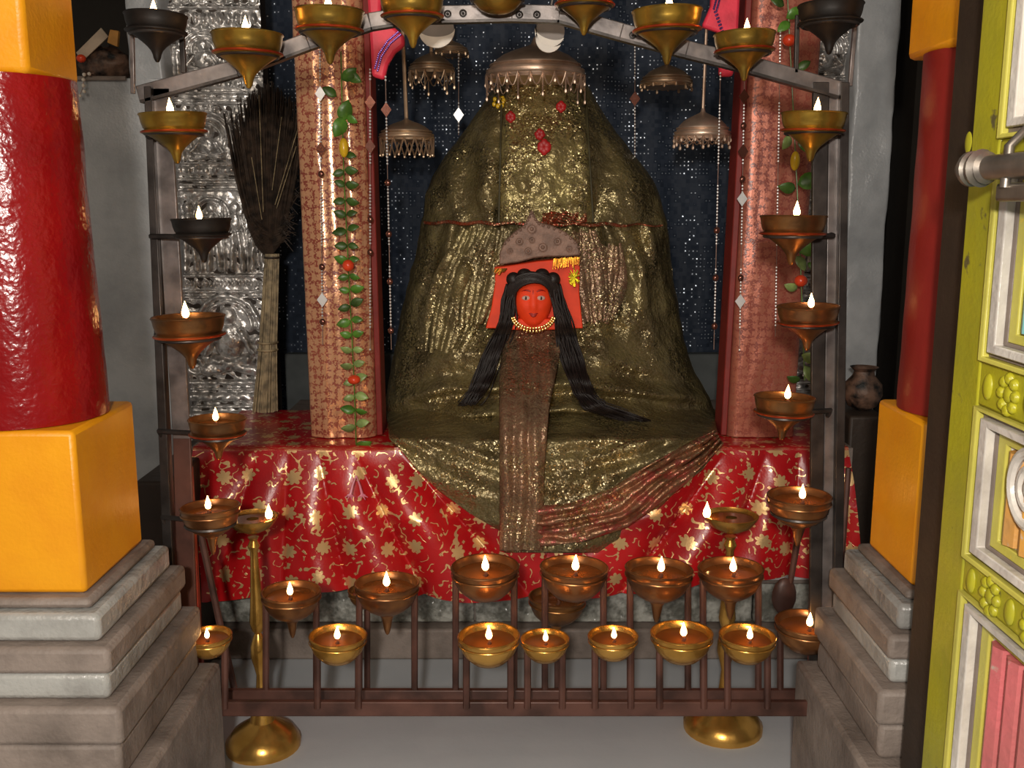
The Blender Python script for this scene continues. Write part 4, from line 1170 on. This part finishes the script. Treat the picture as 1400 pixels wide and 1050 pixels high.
L = [
 (213, 20, 84, F_, 'soot', 'soot-black oil lamp at the top left corner of the stand'),
 (338, 46, 97, F_, 'brass', 'brass oil lamp just left of the left pillar top, second on the arch'),
 (450, 14, 95, F_, 'brass', 'brass oil lamp in front of the left pillar top'),
 (563, -3, 88, F_, 'brass', 'brass oil lamp beside the left pink bracket, cut by the top of the picture'),
 (680, -26, 84, D_, 'brass', 'round-bottomed brass lamp near the middle of the arch, above the big umbrella\'s left side'),
 (800, -17, 84, F_, 'brass', 'brass lamp on the arch just right of the double crescent'),
 (912, 14, 96, F_, 'brass', 'brass oil lamp above the plain hanging umbrella on the right'),
 (1018, 46, 84, F_, 'brass', 'brass oil lamp in front of the right pillar top'),
 (1136, 6, 88, F_, 'soot', 'soot-black oil lamp at the top right corner of the stand'),
 (236, 155, 90, F_, 'brass', 'brass lamp on the left post just below the arch corner'),
 (275, 299, 80, F_, 'soot', 'sooty lamp on the left post, second below the arch corner'),
 (257, 432, 98, F_, 'brass_dark', 'widest coppery lamp on the left post, third below the arch corner'),
 (297, 572, 78, F_, 'brass_dark', 'dark lamp on the left post at the height of the altar top'),
 (287, 692, 80, Rn, 'brass_brown', 'dark brown bowl lamp low on the left post beside the pedestal lamp'),
 (1113, 154, 88, F_, 'brass', 'brass lamp on the right post just below the arch corner'),
 (1085, 295, 90, F_, 'brass_dark', 'dark brass lamp on the right post, second below the arch corner'),
 (1105, 418, 84, F_, 'brass_brown', 'brass lamp on the right post just below the red bead of the garland'),
 (1073, 542, 82, F_, 'brass_dark', 'dark lamp on the right post at the foot of the right pillar'),
 (1093, 677, 86, Rn, 'brass_brown', 'shallow bowl lamp low on the right post, in front of the red cloth'),
]
for (x, y, wd, kind, mat, lbl) in L: lamp(x, y, wd, LY, kind, mat, lbl)
R1 = [
 (398, 808, 80, Rn, 'brass_brown', 'leftmost lamp of the lower front row, just right of the pedestal lamp stem'),
 (529, 796, 88, Rn, 'brass_brown', 'second lamp from the left in the lower front row'),
 (663, 774, 93, D_, 'brass_brown', 'large round-bottomed lamp just left of the hanging sash'),
 (785, 774, 93, D_, 'brass_brown', 'large round-bottomed lamp just right of the hanging sash'),
 (901, 776, 92, Rn, 'brass_brown', 'ridged golden lamp in the lower front row, left of the right pedestal lamp'),
 (999, 776, 88, Rn, 'brass_brown', 'lamp in the lower front row directly below the right pedestal lamp'),
 (1103, 850, 84, D_, 'brass_brown', 'rightmost bowl lamp at the foot of the right post'),
 (502, 806, 52, D_, 'brass_dark', 'small dark lamp tucked behind the second front-row lamp')]
for (x, y, wd, kind, mat, lbl) in R1: lamp(x, y, wd, SY if wd > 60 else 1.6, kind, mat, lbl, lit=wd > 60)
lamp(762, 815, 78, 1.64, Rn, 'brass_dark', 'unlit dark lamp behind the front row, below the sash', lit=False)
for (x, y, wd, lbl) in ((285, 868, 62, 'lowest lamp at the foot of the left post'), (462, 868, 78, 'low front lamp between the first two lamps of the row above'), (668, 868, 84, 'low front lamp directly below the lamp left of the sash'), (745, 872, 66, 'low front lamp below the sash end'), (838, 868, 68, 'low front lamp between the sash and the ridged lamp'), (932, 864, 84, 'low front lamp below and right of the ridged lamp'), (1022, 868, 76, 'low front lamp below the right pedestal lamp')):
    lamp(x, y, wd, 1.42, D_, 'brass_bright', lbl)
    rod(x-wd*.36, y+wd*.2, 968, 1.42); rod(x+wd*.36, y+wd*.2, 968, 1.42)
for (x, y, wd) in ((398, 808, 80), (529, 796, 88), (663, 774, 93), (785, 774, 93), (901, 776, 92), (999, 776, 88), (1103, 850, 84)):
    for s in (-1, 1): rod(x+s*(wd*.43), y+12, 952, SY+.006)
rod(762, 850, 952, 1.64); MB().tube([P(762, 950, 1.64), P(762, 952, SY+.01)], .005, 6).build('rod', 'iron_brown', st)
rod(502, 830, 952, 1.6); MB().tube([P(502, 950, 1.6), P(502, 952, SY+.01)], .005, 6).build('rod', 'iron_brown', st)
# brackets holding the lamps on posts and arch
def bracket(x, y, wd, x2, y2):
    m_ = M(y, LY); R = wd/2*m_*.84; c = P(x, y, LY)+Vector((0, 0, -wd*.31*m_))
    b = MB(); b.ring(c, R, .0025, 28, 5)
    e = P(x2, y2, SY-.005); d = (e-c); d.z = 0; s = c+d.normalized()*R if d.length > R else c+Vector((0, R, 0))
    b.tube([s, Vector((e.x, s.y*.5+e.y*.5, s.z)), e], .004, 6); b.build('bracket', 'iron', st)
for (x, y, wd, *_r) in L:
    if 90 < y and x < 500: bracket(x, y, wd, 203+(y-120)*.042, y+26)
    elif 90 < y: bracket(x, y, wd, 1140-(y-120)*.02, y+26)
    else:
        ax = [a[0] for a in arch]; ay = [a[1] for a in arch]; bracket(x, y, wd, x, float(np.interp(x, ax, ay)) if x > 230 and x < 1100 else y+24)
# pedestal lamps
def pedestal(x, y, wd, Y, label, fdx):
    m_ = M(y, Y); c = P(x, y, Y); t = thing('pedestal_lamp', (c.x, c.y, 0), label, 'oil lamp', 'tall brass pedestal lamps')
    R = wd/2*m_
    bowl = [(.09*R, -.72*R), (.35*R, -.62*R), (.75*R, -.40*R), (.95*R, -.12*R), (1.0*R, 0), (.95*R, .01*R), (.88*R, -.12*R), (.6*R, -.3*R), (.02*R, -.36*R)]
    MB().lathe(bowl, c, 36, cap=False).build('bowl', 'brass_bright', t, ang=40)
    H = c.z; pr = []
    z = H-.70*R; k = 0
    seq = [(.30, .006), (.20, .012), (.34, .022), (.20, .032), (.24, .06), (.30, .10), (.36, .13), (.44, .16), (.34, .175), (.18, .182), (.30, .19), (.44, .205), (.46, .225), (.30, .245), (.2, .26), (.3, .30), (.34, .36), (.2, .38)]
    for r_, dz in seq:
        if z-dz > .05: pr.append((r_*R*.72, z-dz))
    pr += [(.5*R, .05), (1.2*R, .03), (1.5*R, .012), (1.5*R, 0)]
    MB().lathe(pr, (c.x, c.y, 0), 28).build('turned_stem', 'brass_bright', t, ang=40)
    MB().lathe([(.01, 0), (.8*R, 0), (.82*R, -.003)], c+Vector((0, 0, -.10*R)), 28, cap=False).build('oil', 'oil', t)
    fc_ = c+Vector((fdx*R, -.2*R, .0))
    MB().lathe([(a*R*1.1, z_*R*1.1) for a, z_ in ((.01, -.03), (.09, .0), (.13, .1), (.12, .2), (.07, .32), (.03, .42), (.004, .52))], fc_, 12).build('flame', 'flame', t, ang=180)
    MB().tube([fc_+Vector((0, 0, -.15*R)), fc_], .0022, 6).build('wick', 'wick', t)
pedestal(345, 706, 70, 1.62, 'tall brass pedestal lamp standing at the left of the red cloth', .7)
pedestal(1000, 704, 74, 1.68, 'tall brass pedestal lamp standing at the right of the red cloth', -.95)

# red painted hook and spoon at the right foot
b = MB(); b.tube([P(1112, 690, 1.515), P(1100, 692, 1.58), P(1097, 705, 1.66), P(1090, 740, 1.66), P(1080, 800, 1.66), P(1074, 840, 1.66)], [.003, .004, .011, .006, .005, .005], 10)
b.ball(P(1072, 815, 1.66), .022, .01, .035)
tag(b.build('iron_ladle', 'iron_brown'), 'brown iron ladle hanging below the lowest lamp of the right post', 'ladle')
# dark round pot stains by the right wall
t = thing('clay_pot', P(1178, 560, 2.1), 'dark brown clay pot on the stone block beside the right wall', 'pot')
MB().lathe([(a*1.15, z*1.15) for a, z in ((.012, 0), (.026, .008), (.036, .03), (.034, .05), (.02, .066), (.018, .074), (.026, .082), (.022, .08), (.014, .07), (.012, .04))], P(1178, 560, 2.1), 28).build('vessel', 'brown_bundle', t)
struct(MB().box((P(1156, 600, 2.05).x, 2.03, 0), (P(1206, 600, 2.05).x, 2.27, P(1178, 560, 2.1).z)).build('trim_2', 'dark_wood', bevel=.006))
for (xa_, xb_, yt, m_) in ((188, 236, 655, 'stone'),):
    struct(MB().box((P(xa_, yt, 1.78).x, 1.76, 0), (P(xb_, yt, 1.78).x, 2.27, P(xa_, yt, 1.78).z)).build('trim_3', 'dark_red_cloth' if False else 'dark_wood', bevel=.006))

# ================================================================== NICHE ITEMS TOP LEFT
zn = P(100, 107, 2.28).z
Yn = 2.325
o = MB(); 
def bun(i, j):
    th = 2*PI*i/28; v = j/13; r = math.sin(PI*min(.98, .12+v*.86))**.6
    x = P(142, 90, Yn).x+math.cos(th)*r*.060*(1+.25*nz(th*2, v*5)); yv = Yn+.01+math.sin(th)*r*.035*(1+.2*nz(th*3, v*4)); return (x, yv, zn+.002+.072*v*(1+.15*nz(th, v)))
o.grid(28, 14, bun, True); o.f += [tuple(range(28)), tuple(13*28+i for i in range(28))[::-1]]
tag(o.build('crumpled_bundle', 'brown_bundle', ang=180), 'crumpled brown bundle lying in the dark niche at top left', 'bundle')
b = MB(); b.hexa([P(104, 72, Yn-.02), P(112, 84, Yn-.03), P(148, 50, Yn-.0), P(138, 38, Yn+.01)], .004)
tag(b.build('folded_paper', 'paper'), 'folded pale paper leaning on the brown bundle in the niche', 'paper')
b = MB(); b.hexa([P(146, 58, Yn-.012), P(160, 64, Yn-.016), P(162, 42, Yn-.01), P(150, 40, Yn-.006)], .012)
tag(b.build('paper_packet', 'orange_paper', bevel=.002), 'small orange and cream packet on top of the brown bundle', 'packet')
b = MB().ball(P(111, 80, Yn-.035), .011, .009, .009, 10, 7); tag(b.build('red_petal_ball', 'berry'), 'small pinkish red flower at the left end of the niche ledge', 'flower')
pr_ = thing('pearl_string', P(112, 130, 2.262), 'short string of pearls hanging over the niche ledge', 'beads')
for (x, y) in ((122, 101), (115, 102), (114, 109), (114, 117), (115, 125), (109, 131)):
    MB().ball(P(x, y, 2.262), .0042, n=10, m=7).build('pearl', 'pearl', pr_)
MB().tube([P(128, 100, 2.266), P(115, 101, 2.264), P(114, 118, 2.264), P(109, 131, 2.264)], .0008, 4).build('thread', 'thread', pr_)
MB().tube([P(90, 107, 2.275), P(172, 107, 2.275)], .005, 8).build('trim_4', 'stone')['kind'] = 'structure'
